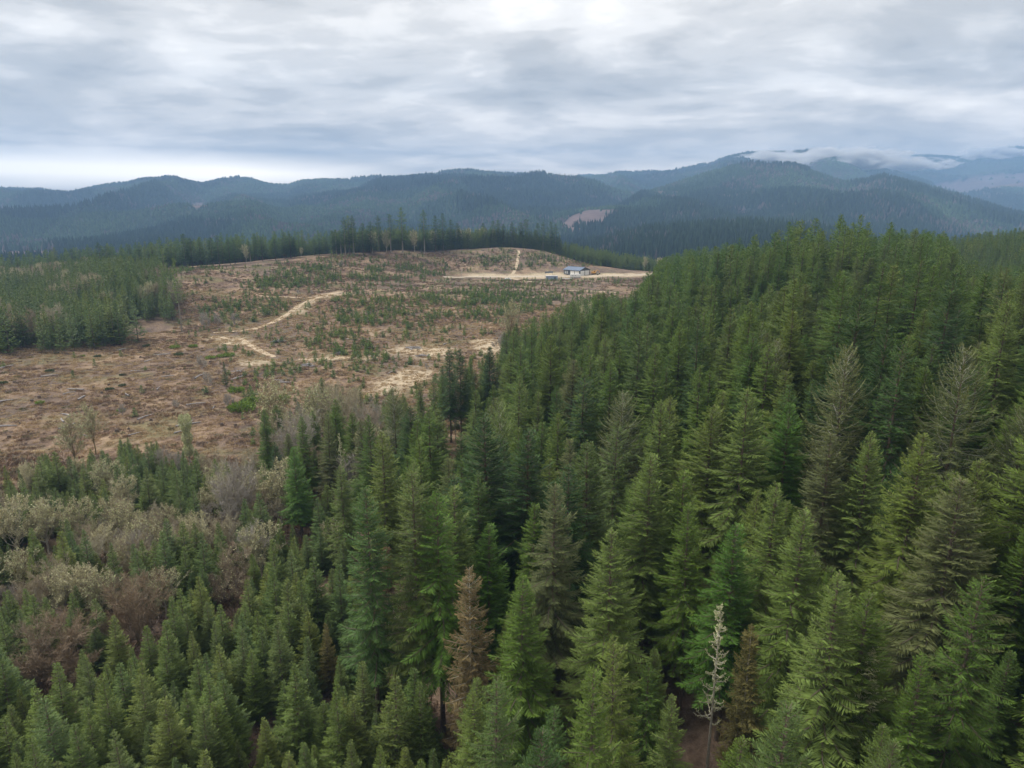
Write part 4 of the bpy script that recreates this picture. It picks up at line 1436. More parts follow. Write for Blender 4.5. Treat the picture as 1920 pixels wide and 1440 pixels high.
M_brush = foliage_mat('dead_brush', [(0, (0.162, 0.117, 0.092)), (0.3, (0.218, 0.149, 0.101)), (0.6, (0.190, 0.117, 0.075)), (0.75, (0.180, 0.144, 0.123)), (0.88, (0.123, 0.126, 0.048)), (1, (0.285, 0.207, 0.136))], tipcol=(1.25, 1.2, 1.1), transl=0.0)
M_straw = foliage_mat('dry_grass', [(0, (0.313, 0.220, 0.120)), (0.5, (0.368, 0.264, 0.146)), (1, (0.423, 0.317, 0.181))], tipcol=(1.2, 1.2, 1.2), transl=0.1)
M_dkbush = foliage_mat('dark_evergreen_leaves', [(0, (0.045, 0.065, 0.028)), (1, (0.06, 0.085, 0.035))])
M_lgbush = foliage_mat('bright_green_leaves', [(0, (0.12, 0.19, 0.035)), (1, (0.15, 0.22, 0.05))])
brush = [shrub_mesh('brush', 400 + i, [M_brush], 0.9 + 0.2 * i, 0.7, 80, 0.055) for i in range(3)]
tuss = [shrub_mesh('dry_grass', 410 + i, [M_straw], 0.8, 0.35, 60, 0.05, 0.7, 0.5) for i in range(2)]
gbush = [shrub_mesh('green_bush', 420, [M_dkbush], 1.2, 1.2, 260, 0.09, 0.8, 0.5), shrub_mesh('green_bush', 421, [M_lgbush], 1.2, 1.4, 260, 0.09, 0.9, 0.5)]

# ------------------------------------------------------------------ remarkable trees (tip pixel, height)
random.seed(7)
GF = 'tall firs of the dense forest'
GY = 'young firs of the plantation'
GB = 'bare and mossy broadleaf trees'
GR = 'firs along the far ridge'
lich = {0: M_fir_lichen, 1: M_branch_l}
H_ = hero
H_('fir_tree', FIRL, 1590, 655, 31, 'grey-green fir with pale drooping lichen-covered boughs, wide and open', group=GF, word='grey lichen fir with wide boughs')
H_('fir_tree', FIRL, 1812, 655, 33, 'very wide grey fir with bare pale branch tips near the right edge', group=GF, word='wide grey fir')
H_('fir_tree', FIR[4], 1695, 640, 33, 'tall dark fir between the two grey lichen firs', group=GF, crown_mat={0: M_fir_dark}, word='tall dark fir between the grey firs')
H_('fir_tree', FIR[3], 1482, 757, 27, 'bright green rounded fir right of the pale olive fir', group=GF, crown_mat={0: M_fir_bright}, word='bright green rounded fir')
H_('fir_tree', FIR[2], 1402, 727, 32, 'pale olive fir with feathered boughs left of a bright green one', group=GF, crown_mat={0: M_fir_olive}, word='pale olive feathered fir')
H_('fir_tree', FIR[0], 1558, 815, 28, 'brownish grey fir with a thin bare tip below the wide grey fir', group=GF, crown_mat={0: M_fir_lichen}, word='brownish thin-tipped fir')
H_('fir_tree', FIR[5], 1634, 812, 28, 'olive fir beside the brownish thin-tipped one', group=GF, crown_mat={0: M_fir_olive}, word='olive fir in mid slope')
H_('fir_tree', FIR[0], 1802, 905, 30, 'huge olive-grey fir with a brown tip at lower right', group=GF, crown_mat={0: M_fir_lichen}, word='huge olive-grey fir', wmul=1.15)
H_('fir_tree', FIR[5], 1457, 905, 28, 'pale grey-green fir with stepped boughs and a spiky top', group=GF, crown_mat={0: M_fir_olive}, word='pale grey-green stepped fir')
H_('fir_tree', FIR[1], 1508, 965, 29, 'narrow olive fir with an orange-brown tip', group=GF, crown_mat={0: M_fir_olive}, word='orange-tipped fir')
H_('fir_tree', FIR[1], 1379, 988, 26, 'yellow-green slender fir above the white snag', group=GF, crown_mat={0: M_fir_bright}, word='yellow-green slender fir')
H_('fir_tree', FIR[0], 1147, 1000, 30, 'broad olive fir with a golden brown tip and pale inner branches', group=GF, crown_mat={0: M_fir_olive}, word='golden-tipped olive fir')
H_('fir_tree', FIR[6], 772, 885, 33, 'tall slim fir with a bleached broken upper trunk', group=GF, word='tall slim bleached fir')
H_('fir_tree', FIR[4], 818, 920, 31, 'slim moss-green fir leaning over a dark gap', group=GF, crown_mat={0: M_fir_bright}, word='slim moss-green fir')
H_('fir_tree', FIR[1], 850, 915, 29, 'narrow fir with an olive top right of the slim mossy one', group=GF, crown_mat={0: M_fir_olive}, word='narrow olive-topped fir')
H_('fir_tree', FIR[6], 685, 915, 31, 'slim fir at the left corner of the tall forest', group=GF, word='slim corner fir')
H_('fir_tree', FIR[1], 916, 985, 25, 'small light green fir with tiered drooping boughs', group=GF, crown_mat={0: M_fir_bright}, word='light green tiered fir')
H_('fir_tree', FIRB, 880, 1062, 25, 'dying brown fir with a bleached skeleton of branches', group=GF, word='dying brown fir')
H_('fir_tree', FIR[5], 980, 1078, 26, 'broad mid green fir right of the dying brown fir', group=GF, word='broad mid green fir', crown_mat={0: M_fir})
H_('fir_tree', FIRB, 722, 1018, 14, 'rusty dead fir standing in the gap beside young firs', group=GF, crown_mat={0: M_fir_rust, 1: M_twigbr}, word='rusty dead fir')
H_('fir_tree', FIRB, 1410, 1172, 20, 'small orange-brown fir right of the white snag', group=GF, crown_mat={0: M_fir_gold, 1: M_fir_brown}, word='small orange-brown fir')
H_('fir_tree', FIR[5], 1573, 1078, 29, 'wide bluish olive fir at the lower right', group=GF, crown_mat={0: M_fir_olive}, word='wide bluish olive fir')
H_('fir_tree', FIR[3], 1630, 1112, 26, 'compact green fir with a brown tip right of the wide bluish one', group=GF, word='compact brown-tipped fir')
H_('fir_tree', FIR[1], 1220, 855, 30, 'tall pointed fir with an olive crown in the middle of the forest', group=GF, crown_mat={0: M_fir_olive}, word='tall pointed olive fir')
H_('fir_tree', FIR[2], 1040, 905, 31, 'grey-green fir with long arching boughs left of the centre gap', group=GF, crown_mat={0: M_fir_lichen}, word='arching grey-green fir')
H_('fir_tree', FIR[1], 1240, 755, 30, 'broad fir with a pale top amid darker neighbours', group=GF, crown_mat={0: M_fir_olive}, word='broad pale-topped fir')
H_('fir_tree', FIR[5], 1443, 535, 30, 'golden green fir rising above the upper slope', group=GF, crown_mat={0: M_fir_olive}, word='golden green upper fir')
H_('fir_tree', FIR[2], 1230, 642, 30, 'dark olive fir with drooping boughs in the upper middle', group=GF, crown_mat={0: M_fir}, word='dark olive drooping fir')
H_('fir_tree', FIR[0], 862, 655, 25, 'lone dark fir at the clearing edge beside bare straw patches', group=GF, crown_mat={0: M_fir_dark}, word='lone dark edge fir')
H_('fir_tree', FIR[6], 842, 650, 27, 'dark slender fir, left one of the group at the clearing edge', group=GF, crown_mat={0: M_fir_dark}, word='dark slender edge fir')
H_('fir_tree', FIR[3], 918, 650, 25, 'dark green fir at the clearing edge, right one of its group', group=GF, crown_mat={0: M_fir_dark}, word='dark right edge fir')
H_('fir_tree', FIR[6], 787, 718, 20, 'small thin fir before the pale straw patch', group=GF, word='small thin fir by the straw')
H_('fir_tree', FIRM[3], 1175, 432, 30, 'lone broad fir behind the access road right of the workshop', group=GR, word='lone broad fir by the road', crown_mat={0: M_fir_dark})
H_('dead_tree', SNAG, 1352, 1135, 22, 'bleached white dead treetop covered in lichen near the bottom', word='bleached white snag')
H_('dead_tree', FIRB, 1636, 1218, 21, 'pale lichen-crusted dead treetop at the lower right', crown_mat={0: M_moss, 1: M_pale}, word='pale crusted dead treetop')
H_('dead_tree', SNAG, 636, 812, 20, 'thin pale snag at the left side of the forest', wmul=0.7, word='thin pale snag')
# broadleaf trees, lower left
Bt = 'bare_tree'
H_(Bt, BARE['brown'], 243, 1098, 10, 'round brown bare tree with a full twiggy crown among young firs', group=GB, word='round brown tree', wmul=1.0)
H_(Bt, BARE['brown'], 110, 1180, 8, 'broad brown bare tree with yellowish moss at the bottom left', group=GB, word='broad brown tree', wmul=1.35)
H_(Bt, BARE['brown'], 55, 1195, 7.5, 'mossy brown spreading tree left of the broad brown one', group=GB, crown_mat={1: M_twig}, word='mossy brown spreading tree')
H_(Bt, BARE['fuzzy'], 428, 1038, 9, 'pale tan round tree standing alone between young firs', group=GB, word='pale tan round tree')
H_(Bt, BARE['alder'], 447, 868, 15, 'tall grey bare tree with fine upright twigs', group=GB, crown_mat={1: M_greytwig}, word='tall grey bare tree')
H_(Bt, BARE['alder'], 420, 895, 13, 'grey bare tree leaning left of the tall grey one', group=GB, crown_mat={1: M_greytwig}, word='grey leaning bare tree')
H_('mossy_tree', BARE['moss'], 520, 876, 13, 'rounded tree crusted with pale lichen at the forest edge', group=GB, word='rounded lichen tree', crown_mat={2: M_moss})
H_('mossy_tree', BARE['moss'], 193, 872, 10, 'cream lichen-covered tree left of centre in the scrub', group=GB, word='cream lichen tree', wmul=1.15)
H_('mossy_tree', BARE['moss'], 226, 900, 9, 'cream lichen tree with a pale bare trunk', group=GB, word='cream tree with pale trunk')
H_('mossy_tree', BARE['moss'], 75, 945, 10, 'broad pale lichen tree in the lower left thicket', group=GB, word='broad pale lichen tree', wmul=1.15)
H_('mossy_tree', BARE['moss'], 15, 945, 11, 'pale lichen tree cut by the left edge', group=GB, word='pale tree at the left edge')
H_('mossy_tree', BARE['moss'], 135, 945, 10, 'pale lichen tree right of the broad pale one', group=GB, word='pale lichen tree, right of the broad one')
H_('mossy_tree', BARE['moss2'], 128, 787, 13, 'cream lichen tree with a dark trunk on the open slope', group=GB, word='cream tree with dark trunk')
H_('mossy_tree', BARE['moss2'], 166, 764, 13, 'taller cream lichen tree behind the dark-trunked one', group=GB, word='taller cream tree', wmul=0.85)
H_('mossy_tree', BARE['moss'], 48, 872, 9, 'small cream lichen tree at the edge of the open slope', group=GB, word='small cream lichen tree', wmul=0.8)
H_('mossy_tree', BARE['column'], 345, 776, 14, 'narrow column of pale lichen around a dead trunk', group=GB, word='pale lichen column')
H_('mossy_tree', BARE['moss2'], 505, 722, 19, 'tall pale lichen-draped tree at the left corner of the forest', group=GB, word='tall pale draped tree')
H_('mossy_tree', BARE['moss'], 592, 734, 16, 'pale lichen tree behind the forest edge firs', group=GB, word='pale lichen tree behind firs')
H_('mossy_tree', BARE['moss'], 545, 805, 12, 'pale lichen tree below the tall draped one', group=GB, word='lower pale lichen tree')
H_('mossy_tree', BARE['moss2'], 30, 1040, 8, 'sprawling pale grey tree by the lower left edge', group=GB, word='sprawling pale grey tree', wmul=1.2)
H_('mossy_tree', BARE['moss2'], 958, 572, 22, 'pale lichen tree at the upper edge of the tall forest', group=GB, word='pale tree at the upper edge', wmul=0.7)
H_('mossy_tree', BARE['moss'], 1105, 577, 18, 'cream lichen tree among dark firs by the upper clearing edge', group=GB, word='cream tree among dark firs')
H_('mossy_tree', BARE['moss'], 1278, 478, 16, 'pale lichen tree at the ridge by the end of the road', group=GB, word='pale tree by the road end')
H_(Bt, BARE['alder2'], 955, 690, 14, 'reddish bare tree squeezed between forest firs', group=GB, crown_mat={1: M_twigbr}, word='reddish bare tree')
H_(Bt, BARE['alder'], 852, 735, 14, 'slim brown bare tree in the forest left of centre', group=GB, crown_mat={1: M_twigbr}, word='slim brown bare tree', wmul=0.6)
H_(Bt, BARE['alder'], 755, 1085, 12, 'brown bare tree in the gap below the rusty dead fir', group=GB, crown_mat={1: M_twigbr}, word='brown bare tree in the gap')
H_(Bt, BARE['alder2'], 775, 1150, 9, 'lower brown bare tree in the dark gap', group=GB, crown_mat={1: M_twigbr}, word='lower brown bare tree')
H_('young_fir_tree', YNG[0], 610, 1172, 10, 'golden yellow young fir in the green plantation', group=GY, crown_mat={0: M_fir_gold}, word='golden yellow young fir', wmul=0.8)
H_('young_fir_tree', YNG[1], 470, 1218, 10, 'olive young fir with a brownish top near the bottom', group=GY, crown_mat={0: M_fir_olive}, word='olive young fir')
H_('young_fir_tree', YNG[1], 255, 1030, 11, 'dark blue-green young fir before pale tangled twigs', group=GY, word='dark blue-green young fir')
HB = hero_base
HB('fir_tree', FIRM[2], 341, 622, 36, 'tall thin fir with a long bare pale trunk left of the clearing', group=GR, word='long bare-trunked fir', wmul=0.7, crown_mat={0: M_fir_olive})
HB('fir_tree', FIRM[2], 312, 590, 27, 'shorter bare-trunked fir left of the long one', group=GR, word='shorter bare-trunked fir', wmul=0.75, crown_mat={0: M_fir})
HB('fir_tree', FIRM[0], 314, 553, 28, 'bare-trunked fir behind the two thin ones at the left', group=GR, word='rear bare-trunked fir', wmul=0.8, crown_mat={0: M_fir_olive})
# grey scrub on the clearing
for px_, py_, h_, lb in ((385, 615, 8, 'tall grey scrub tree at the track end'), (379, 693, 6, 'grey scrub bush in the middle of the clearing'),
                         (408, 610, 6, 'low grey bush right of the tall scrub'), (440, 608, 6, 'round grey bush left of the sandy track'),
                         (560, 553, 3.4, 'grey bush above the track junction'), (585, 553, 3.2, 'small grey bush above the track junction, right one'),
                         (840, 700, 3.2, 'dark grey scrub on the pale straw'), (800, 692, 2.6, 'low grey scrub on the pale straw, left one'),
                         (390, 722, 5, 'dark grey scrub on the slope below the clearing bush'), (430, 765, 5, 'grey scrub near the lime green saplings'),
                         (640, 500, 5, 'brown-grey scrub at the upper left of the clearing'), (230, 778, 3.5, 'dark scrub clump on the lower slope'),
                         (330, 765, 3, 'dark scrub mound above the lichen column'), (940, 660, 9, 'grey twiggy tree at the right end of the straw')):
    HB('scrub_bush', BARE['shrub'], px_, py_, h_, lb, group='grey scrub on the clearing', word='grey scrub', cat='bush', sub='twigs')
HB('young_fir_tree', YNG[0], 424, 725, 9, 'single slim dark young fir on the open slope', group=GY, word='single slim young fir', crown_mat={0: M_fir_dark}, wmul=0.7)

# trees of the far ridge line: tip pixels
RT = [(112, 485), (125, 478), (140, 466), (155, 470), (192, 455), (205, 461), (232, 470), (248, 458), (265, 462), (282, 468), (308, 458), (350, 438), (362, 446), (378, 447),
      (400, 445), (412, 441), (432, 448), (441, 450), (470, 452), (493, 443), (517, 448), (535, 436), (546, 438), (553, 444), (590, 453), (600, 450), (625, 432), (631, 430),
      (648, 408), (664, 404), (656, 404), (682, 418), (697, 416), (711, 404), (733, 401), (755, 388), (796, 394), (817, 404), (831, 400), (846, 412), (858, 418), (906, 418),
      (925, 414), (934, 412), (944, 420), (960, 416), (976, 417), (986, 411), (1008, 418), (1018, 416), (1032, 416), (1041, 420), (690, 430), (612, 448), (640, 432)]
RY = ([100, 330, 430, 520, 560, 630, 660, 755, 860, 940, 1040], [560, 520, 525, 565, 580, 600, 585, 612, 685, 712, 716])
for i, (px_, py_) in enumerate(RT):
    Y_ = float(np.interp(px_, *RY)) + random.uniform(-8, 12)
    x, y, z = ybase(px_, Y_)
    a_, b_, c_ = ray(px_, py_)
    h_ = min(max(CZ + c_ / b_ * Y_ - z, 14), 44)
    bare = px_ in (648, 664, 711, 733, 755, 1018, 1041)
    pr = FIRM[i % 4] if (bare or i % 9 == 0) else MID[i % 4]
    place('fir_tree', pr, x, y, z, h_, group=GR, word='ridge fir', crown_mat={0: (M_fir if px_ in (656, 755, 796) else M_fir_dark)} if pr in FIRM or pr in MID else None,
          wmul=(1.75 if px_ in (755, 796, 546, 140, 986) else 1.3) * min(1.25, 31 / h_))
# pale broadleaf trees between them
for i, (px_, py_) in enumerate([(155, 487), (215, 492), (455, 462), (560, 466), (695, 438), (722, 434), (775, 430), (812, 432),
                                (862, 429), (878, 430), (905, 431), (925, 433), (1212, 484), (1240, 486), (30, 597), (45, 594), (85, 594), (190, 556), (205, 552), (265, 545)]):
    if py_ > 500 or px_ < 240:
        H_('mossy_tree' if i % 3 else Bt, BARE['moss'] if i % 3 else BARE['fuzzy'], px_, py_ - 4, 13, None, group=GB, word='pale broadleaf', wmul=0.9)
        THINGS[-1]['hero'] = False
        continue
    Y_ = float(np.interp(px_, RY[0] + [1200, 1260], RY[1] + [640, 640])) - 3
    x, y, z = ybase(px_, Y_)
    a_, b_, c_ = ray(px_, py_)
    place('mossy_tree', BARE['moss'], x, y + 8, z, min(max(CZ + c_ / b_ * Y_ - z, 6), 18), group=GB, word='pale broadleaf', wmul=0.75)

# ------------------------------------------------------------------ filling the woods
MATURE = [(480, 775), (500, 750), (565, 742), (600, 706), (650, 712), (700, 722), (740, 726), (800, 722), (830, 668), (870, 668), (935, 668), (948, 612), (1000, 592), (1060, 566), (1090, 552),
          (1150, 547), (1190, 540), (1215, 508), (1240, 482), (1285, 466), (1350, 455), (1400, 441), (1480, 416), (1540, 402), (1600, 398), (1640, 402), (1700, 425),
          (1770, 432), (1795, 468), (1830, 500), (1890, 492), (1930, 496), (2700, 470), (2700, 2200), (850, 2200), (850, 1200), (885, 1090), (830, 1010), (700, 925), (645, 900), (560, 875), (490, 835)]
YOUNG = [(-500, 1120), (60, 1100), (130, 1085), (180, 1100), (290, 1110), (330, 1070), (400, 1085), (470, 1060), (500, 1010), (560, 985), (620, 1035), (690, 1085), (735, 1170),
         (790, 1250), (850, 1350), (850, 2200), (-500, 2200)]
MIXED = [(-500, 860), (0, 868), (60, 850), (180, 838), (230, 820), (290, 815), (380, 845), (430, 850), (470, 830), (500, 790), (570, 800), (600, 880), (650, 960), (640, 1040),
         (560, 980), (500, 1010), (470, 1060), (400, 1085), (330, 1070), (290, 1110), (180, 1100), (60, 1100), (-500, 1120)]
THICK = [(140, 845), (230, 815), (290, 812), (300, 850), (300, 890), (150, 880)]      # young firs on top of the mixed strip
LEFTP = [(-600, 480), (0, 496), (110, 486), (200, 478), (290, 476), (322, 500), (318, 530), (322, 552), (240, 566), (180, 578), (100, 592), (0, 600), (-600, 612)]

sc_near, sc_mid, sc_yn, sc_ym, sc_b = [], [], [], [], []


class Occ:
    def __init__(s, cell=4.0):
        s.c, s.g = cell, {}

    def ok(s, x, y, r):
        i, j = int(x // s.c), int(y // s.c)
        for a in (-1, 0, 1):
            for b in (-1, 0, 1):
                for (u, v, w) in s.g.get((i + a, j + b), ()):
                    if (u - x) ** 2 + (v - y) ** 2 < (max(r, w)) ** 2:
                        return False
        return True

    def add(s, x, y, r):
        s.g.setdefault((int(x // s.c), int(y // s.c)), []).append((x, y, r))


occ = Occ()
for x, y, R_ in PLACED:
    occ.add(x, y, min(R_ * 0.75, 3.8))
HV = [(r_['d'], r_['px'], r_['py'], r_['h']) for r_ in THINGS if r_['hero'] and r_['label'] and r_['kind'] != 'scrub_bush' and r_['d'] < 200
      and not (r_['kind'] in ('mossy_tree', 'bare_tree') and 470 < r_['px'] < 700) and not (r_['kind'] == 'fir_tree' and r_['px'] < 720)]


def blocks(dist, px, py, R_):
    w = 0.8 * R_ / dist * FPX
    for d_, hx_, hy_, hh_ in HV:
        if dist < d_ - 1 and abs(px - hx_) < w + 0.02 * FPX * 30 / d_ and py < hy_ + 0.3 * hh_ / d_ * FPX:
            return True
    return False


cands = []      # (dist, kind, x, y, z, h, proto idx)
rs = np.random.RandomState(3)
# mature forest
x, y = grid_pts(-160, 560, 8, 620, 7.6, 0.42, 1)
n_top = len(x)
x2, y2 = grid_pts(-160, 560, 8, 620, 5.2, 0.45, 21)
x, y = np.concatenate([x, x2]), np.concatenate([y, y2])
z = gz(x, y)
h = 29 * rs.uniform(0.80, 1.12, len(x)) * (0.92 + 0.16 * vn(x / 40, y / 40, 3))
h[n_top:] *= rs.uniform(0.55, 0.8, len(x2))
h *= 0.66 + 0.34 * sstep(-0.32, -0.12, x / y)
px, py = project(x, y, z + h)
m = inpoly(px, py, MATURE) & (y > 8)
# beyond the crest on the right only what can be seen
for i in np.nonzero(m)[0]:
    rr_ = 4.0 if i < n_top else 3.4
    if occ.ok(x[i], y[i], rr_) and not blocks(math.hypot(x[i], y[i]), px[i], py[i], 4.5):
        occ.add(x[i], y[i], rr_)
        edge_ = x[i] / y[i] < -0.19 and y[i] > 100 and rs.rand() < 0.2
        cands.append((math.hypot(x[i], y[i]), 'B' if edge_ else 'M', x[i], y[i], z[i], h[i], px[i], py[i]))
# young plantation below left
x, y = grid_pts(-150, 20, 14, 130, 3.2, 0.42, 2)
z = gz(x, y)
h = 10.5 * rs.uniform(0.62, 1.2, len(x)) * (0.8 + 0.4 * vn(x / 12, y / 12, 8))
px, py = project(x, y, z + h)
m = inpoly(px, py, YOUNG)
for i in np.nonzero(m)[0]:
    if occ.ok(x[i], y[i], 1.25) and not blocks(math.hypot(x[i], y[i]), px[i], py[i], 2.2):
        occ.add(x[i], y[i], 1.25)
        cands.append((math.hypot(x[i], y[i]), 'Y', x[i], y[i], z[i], h[i], px[i], py[i]))
# mixed strip
x, y = grid_pts(-330, 20, 60, 200, 3.4, 0.42, 3)
z = gz(x, y)
v = fbm(x / 14, y / 10, 66, 3)
h = np.where(v > 0.50, 10.5, 9.0) * rs.uniform(0.55, 1.2, len(x))
px, py = project(x, y, z + h)
m = inpoly(px, py, MIXED)
thick = inpoly(px, py, THICK)
leftish = np.clip((px - 100) / 500, 0, 1)
lowl = (px < 330) & (py > 930)
for i in np.nonzero(m)[0]:
    if not occ.ok(x[i], y[i], 1.6) or blocks(math.hypot(x[i], y[i]), px[i], py[i], 2.0):
        continue
    greyc = (370 < px[i] < 570) & (840 < py[i] < 985)
    fir = thick[i] or v[i] + rs.uniform(-0.09, 0.09) > (0.50 if lowl[i] else 0.54 if greyc else 0.34)
    occ.add(x[i], y[i], 1.6)
    cands.append((math.hypot(x[i], y[i]), 'Y' if fir else 'B', x[i], y[i], z[i], h[i], px[i], py[i]))
# plantation at the left, middle distance
x, y = grid_pts(-560, -60, 270, 640, 3.9, 0.42, 4)
z = gz(x, y)
h = 13.5 * rs.uniform(0.65, 1.35, len(x)) * (0.7 + 0.6 * vn(x / 30, y / 30, 5))
px, py = project(x, y, z + h)
m = inpoly(px, py, LEFTP)
dd = fbm(x / 30, y / 30, 67, 3)
jp = vn(x / 9, y / 9, 68)
for i in np.nonzero(m)[0]:
    if py[i] > 548 and jp[i] > 0.8:
        continue
    if dd[i] > 0.60 and rs.rand() < 0.45 and py[i] < 575:
        sc_b.append((x[i], y[i], z[i], h[i] * 0.85))
    else:
        sc_ym.append((x[i], y[i], z[i], h[i]))
# band behind the hilltop
BX = [620, 700, 760, 860, 940, 1010, 1050, 1090, 1130, 1190, 1290, 1330]
BY = [596, 603, 628, 672, 696, 706, 703, 676, 658, 645, 645, 640]
x, y = grid_pts(-200, 200, 570, 860, 3.9, 0.42, 6)
z = gz(x, y)
pxb, pyb = project(x, y, z)
yb = np.interp(pxb, BX, BY)
h = np.where(pxb > 1050, 14, 18) * rs.uniform(0.7, 1.2, len(x))
m = (pxb > 625) & (pxb < 1330) & (y > yb) & (y < yb + np.where(pxb > 1050, 150, 60))
for i in np.nonzero(m)[0]:
    sc_ym.append((x[i], y[i], z[i], h[i] * (0.5 if (y[i] - yb[i] < 6) else 1)))
# forest behind the ridge line at the left and slopes falling away behind
x, y = grid_pts(-700, 420, 560, 905, 6.5, 0.42, 7)
z = gz(x, y)
pxb, pyb = project(x, y, z)
yb = np.interp(pxb, [-500, 100, 330, 430, 560, 630, 700, 860, 1040, 1100, 1330], [600, 580, 545, 560, 600, 640, 680, 745, 780, 800, 760])
m = (y > yb + 10)
h = np.where(pxb < 640, 20, 15) * rs.uniform(0.7, 1.3, len(x))
for i in np.nonzero(m)[0]:
    sc_mid.append((x[i], y[i], z[i], h[i]))
# smaller woods on the right-hand hill
x, y = grid_pts(150, 800, 200, 760, 5.0, 0.42, 8)
z = gz(x, y)
h = 16 * rs.uniform(0.8, 1.2, len(x))
px, py = project(x, y, z + h)
m = (px > 1500) & (px < 2500) & ~inpoly(px, py, [(1500, 300), (1776, 300), (1784, 436), (1700, 428), (1500, 440)])
m &= (y > 380) | (px > 1790)
for i in np.nonzero(m)[0]:
    if occ.ok(x[i], y[i], 2.0):
        sc_ym.append((x[i], y[i], z[i], h[i]))

# individuals: the nearest ones in view; all others join the stuff
M_ind = 300 - sum(1 for r_ in THINGS if r_['kind'] == 'fir_tree')
nM = nY = nB = 0
YIND = 285
cands.sort(key=lambda c: c[0])
for (dist, kd, x, y, z, h, px, py) in cands:
    view = -30 < px < 1950 and py < 1400
    i = rs.randint(0, 1000)
    if kd == 'M':
        if view and nM < M_ind and dist > 20:
            nM += 1
            if rs.rand() < 0.05 and dist > 60:
                pr, cm = FIRL, {0: M_fir_lichen if i % 2 else M_fir_olive}
            else:
                pr = FIR[i % len(FIR)]
                cm = None
                q = rs.rand()
                if q < 0.08:
                    cm = {0: M_fir_olive}
                elif q < 0.20:
                    cm = {0: M_fir_dark}
                elif q < 0.27:
                    cm = {0: M_fir_bright}
                elif q < 0.33:
                    cm = {0: M_fir_lichen}
            place('fir_tree', pr, x, y, z, h, group=GF, crown_mat=cm, wmul=rs.uniform(0.86, 1.16) * (0.86 if dist < 75 else 1.0), word='fir', lean=0.03)
        elif dist > 20:
            (sc_near if dist < 260 else sc_mid).append((x, y, z, h))
    elif kd == 'Y':
        if view and nY < YIND:
            nY += 1
            place('young_fir_tree', YNG[i % len(YNG)], x, y, z, h, group=GY, wmul=rs.uniform(0.85, 1.15), word='young fir', lean=0.02)
        else:
            sc_yn.append((x, y, z, h))
    else:
        if view and nB < 290:
            nB += 1
            q = rs.rand()
            key = 'alder' if q < 0.25 else 'alder2' if q < 0.40 else 'fuzzy' if q < 0.54 else 'moss' if q < 0.80 else 'moss2' if q < 0.93 else 'shrub'
            cm = {1: M_greytwig} if (i % 3 == 0 and key.startswith('alder')) else None
            kn = 'mossy_tree' if key.startswith('moss') else 'bare_tree'
            place(kn, BARE[key], x, y, z, h * (0.9 if key != 'shrub' else 0.6), group=GB, crown_mat=cm, word='mossy tree' if kn == 'mossy_tree' else 'bare tree')
        else:
            sc_b.append((x, y, z, h))
print('mature', nM, 'young', nY, 'bare', nB, 'rest', len(sc_near), len(sc_mid), len(sc_yn), len(sc_ym), len(sc_b))


def stuff_trees(name, rec, protos, label, seed):
    if not rec:
        return
    r = np.random.RandomState(seed)
    a = np.array(rec)
    k = len(a)
    pick = r.randint(0, len(protos), k)
    hs = a[:, 3] / np.array([p_[2] for p_ in protos])[pick]
    scatter(name, [[p_[0], p_[1]] for p_ in protos], a[:, 0], a[:, 1], a[:, 2] - 0.1, hs, r.uniform(0, 6.28, k), hs * r.uniform(0.85, 1.2, k), pick, label=label)


stuff_trees('fir_forest', sc_near, FIR, 'remaining tall firs packed behind the nearer ones on the right slope', 1)
stuff_trees('far_fir_forest', sc_mid, MID, 'conifer woods on the slopes behind the clearing', 2)
stuff_trees('young_fir_thicket', sc_yn, YNG, 'remaining young firs of the lower left plantation', 3)
stuff_trees('plantation_forest', sc_ym, YNGM, 'dense plantation conifers beyond the clearing', 4)
stuff_trees('bare_thicket', sc_b, [BARE['fuzzy'], BARE['alder'], BARE['moss']], 'bare broadleaf trees mixed into the distant plantation', 5)

# ------------------------------------------------------------------ saplings, brush and grass of the clearing
OPEN = [(-300, 668), (0, 656), (100, 650), (200, 632), (325, 620), (325, 500), (430, 503), (560, 490), (630, 478), (700, 482), (760, 475), (860, 474), (940, 467), (1010, 469),
        (1050, 474), (1130, 500), (1250, 512), (1230, 530), (1000, 800), (800, 900), (600, 1000), (300, 1020), (-300, 1020)]
YARD = [(835, 512), (900, 508), (1000, 506), (1060, 500), (1130, 500), (1260, 508), (1260, 521), (1100, 524), (960, 526), (835, 522)]
TRK = [[(440, 625), (520, 608), (590, 566), (640, 553), (640, 545), (590, 552), (520, 592), (430, 618)], [(390, 628), (470, 628), (530, 672), (500, 672), (440, 646)]]
DENSE = [[(430, 565), (560, 565), (590, 575), (540, 590), (500, 610), (440, 615), (380, 600), (360, 560)], [(610, 580), (720, 555), (900, 545), (1060, 560), (1000, 590), (880, 600), (740, 625), (640, 610)],
         [(640, 520), (700, 500), (840, 490), (850, 515), (700, 530)], [(900, 480), (960, 480), (960, 500), (900, 500)], [(985, 480), (1040, 480), (1040, 500), (990, 500)],
         [(620, 620), (700, 640), (740, 680), (600, 690), (560, 650)], [(460, 520), (560, 495), (640, 500), (640, 530), (560, 540), (470, 540)]]
LEFTOPEN = [(-300, 660), (200, 634), (330, 625), (400, 640), (440, 760), (480, 900), (-300, 1000)]
x, y = grid_pts(-420, 260, 150, 760, 2.6, 0.48, 11)
z = gz(x, y)
px, py = project(x, y, z)
inn = inpoly(px, py, OPEN) & ~inpoly(px, py, YARD) & (y < np.interp(px, BX, BY) + 0)
for tp in TRK:
    inn &= ~inpoly(px, py, tp)
for pl in STRAW[:6]:
    inn &= ~inpoly(px, py, pl)
den = np.zeros(len(x))
for pl in DENSE:
    den = np.maximum(den, inpoly(px, py, pl) * 1.0)
lo = inpoly(px, py, LEFTOPEN)
cl = fbm(x / 16, y / 16, 91, 3)
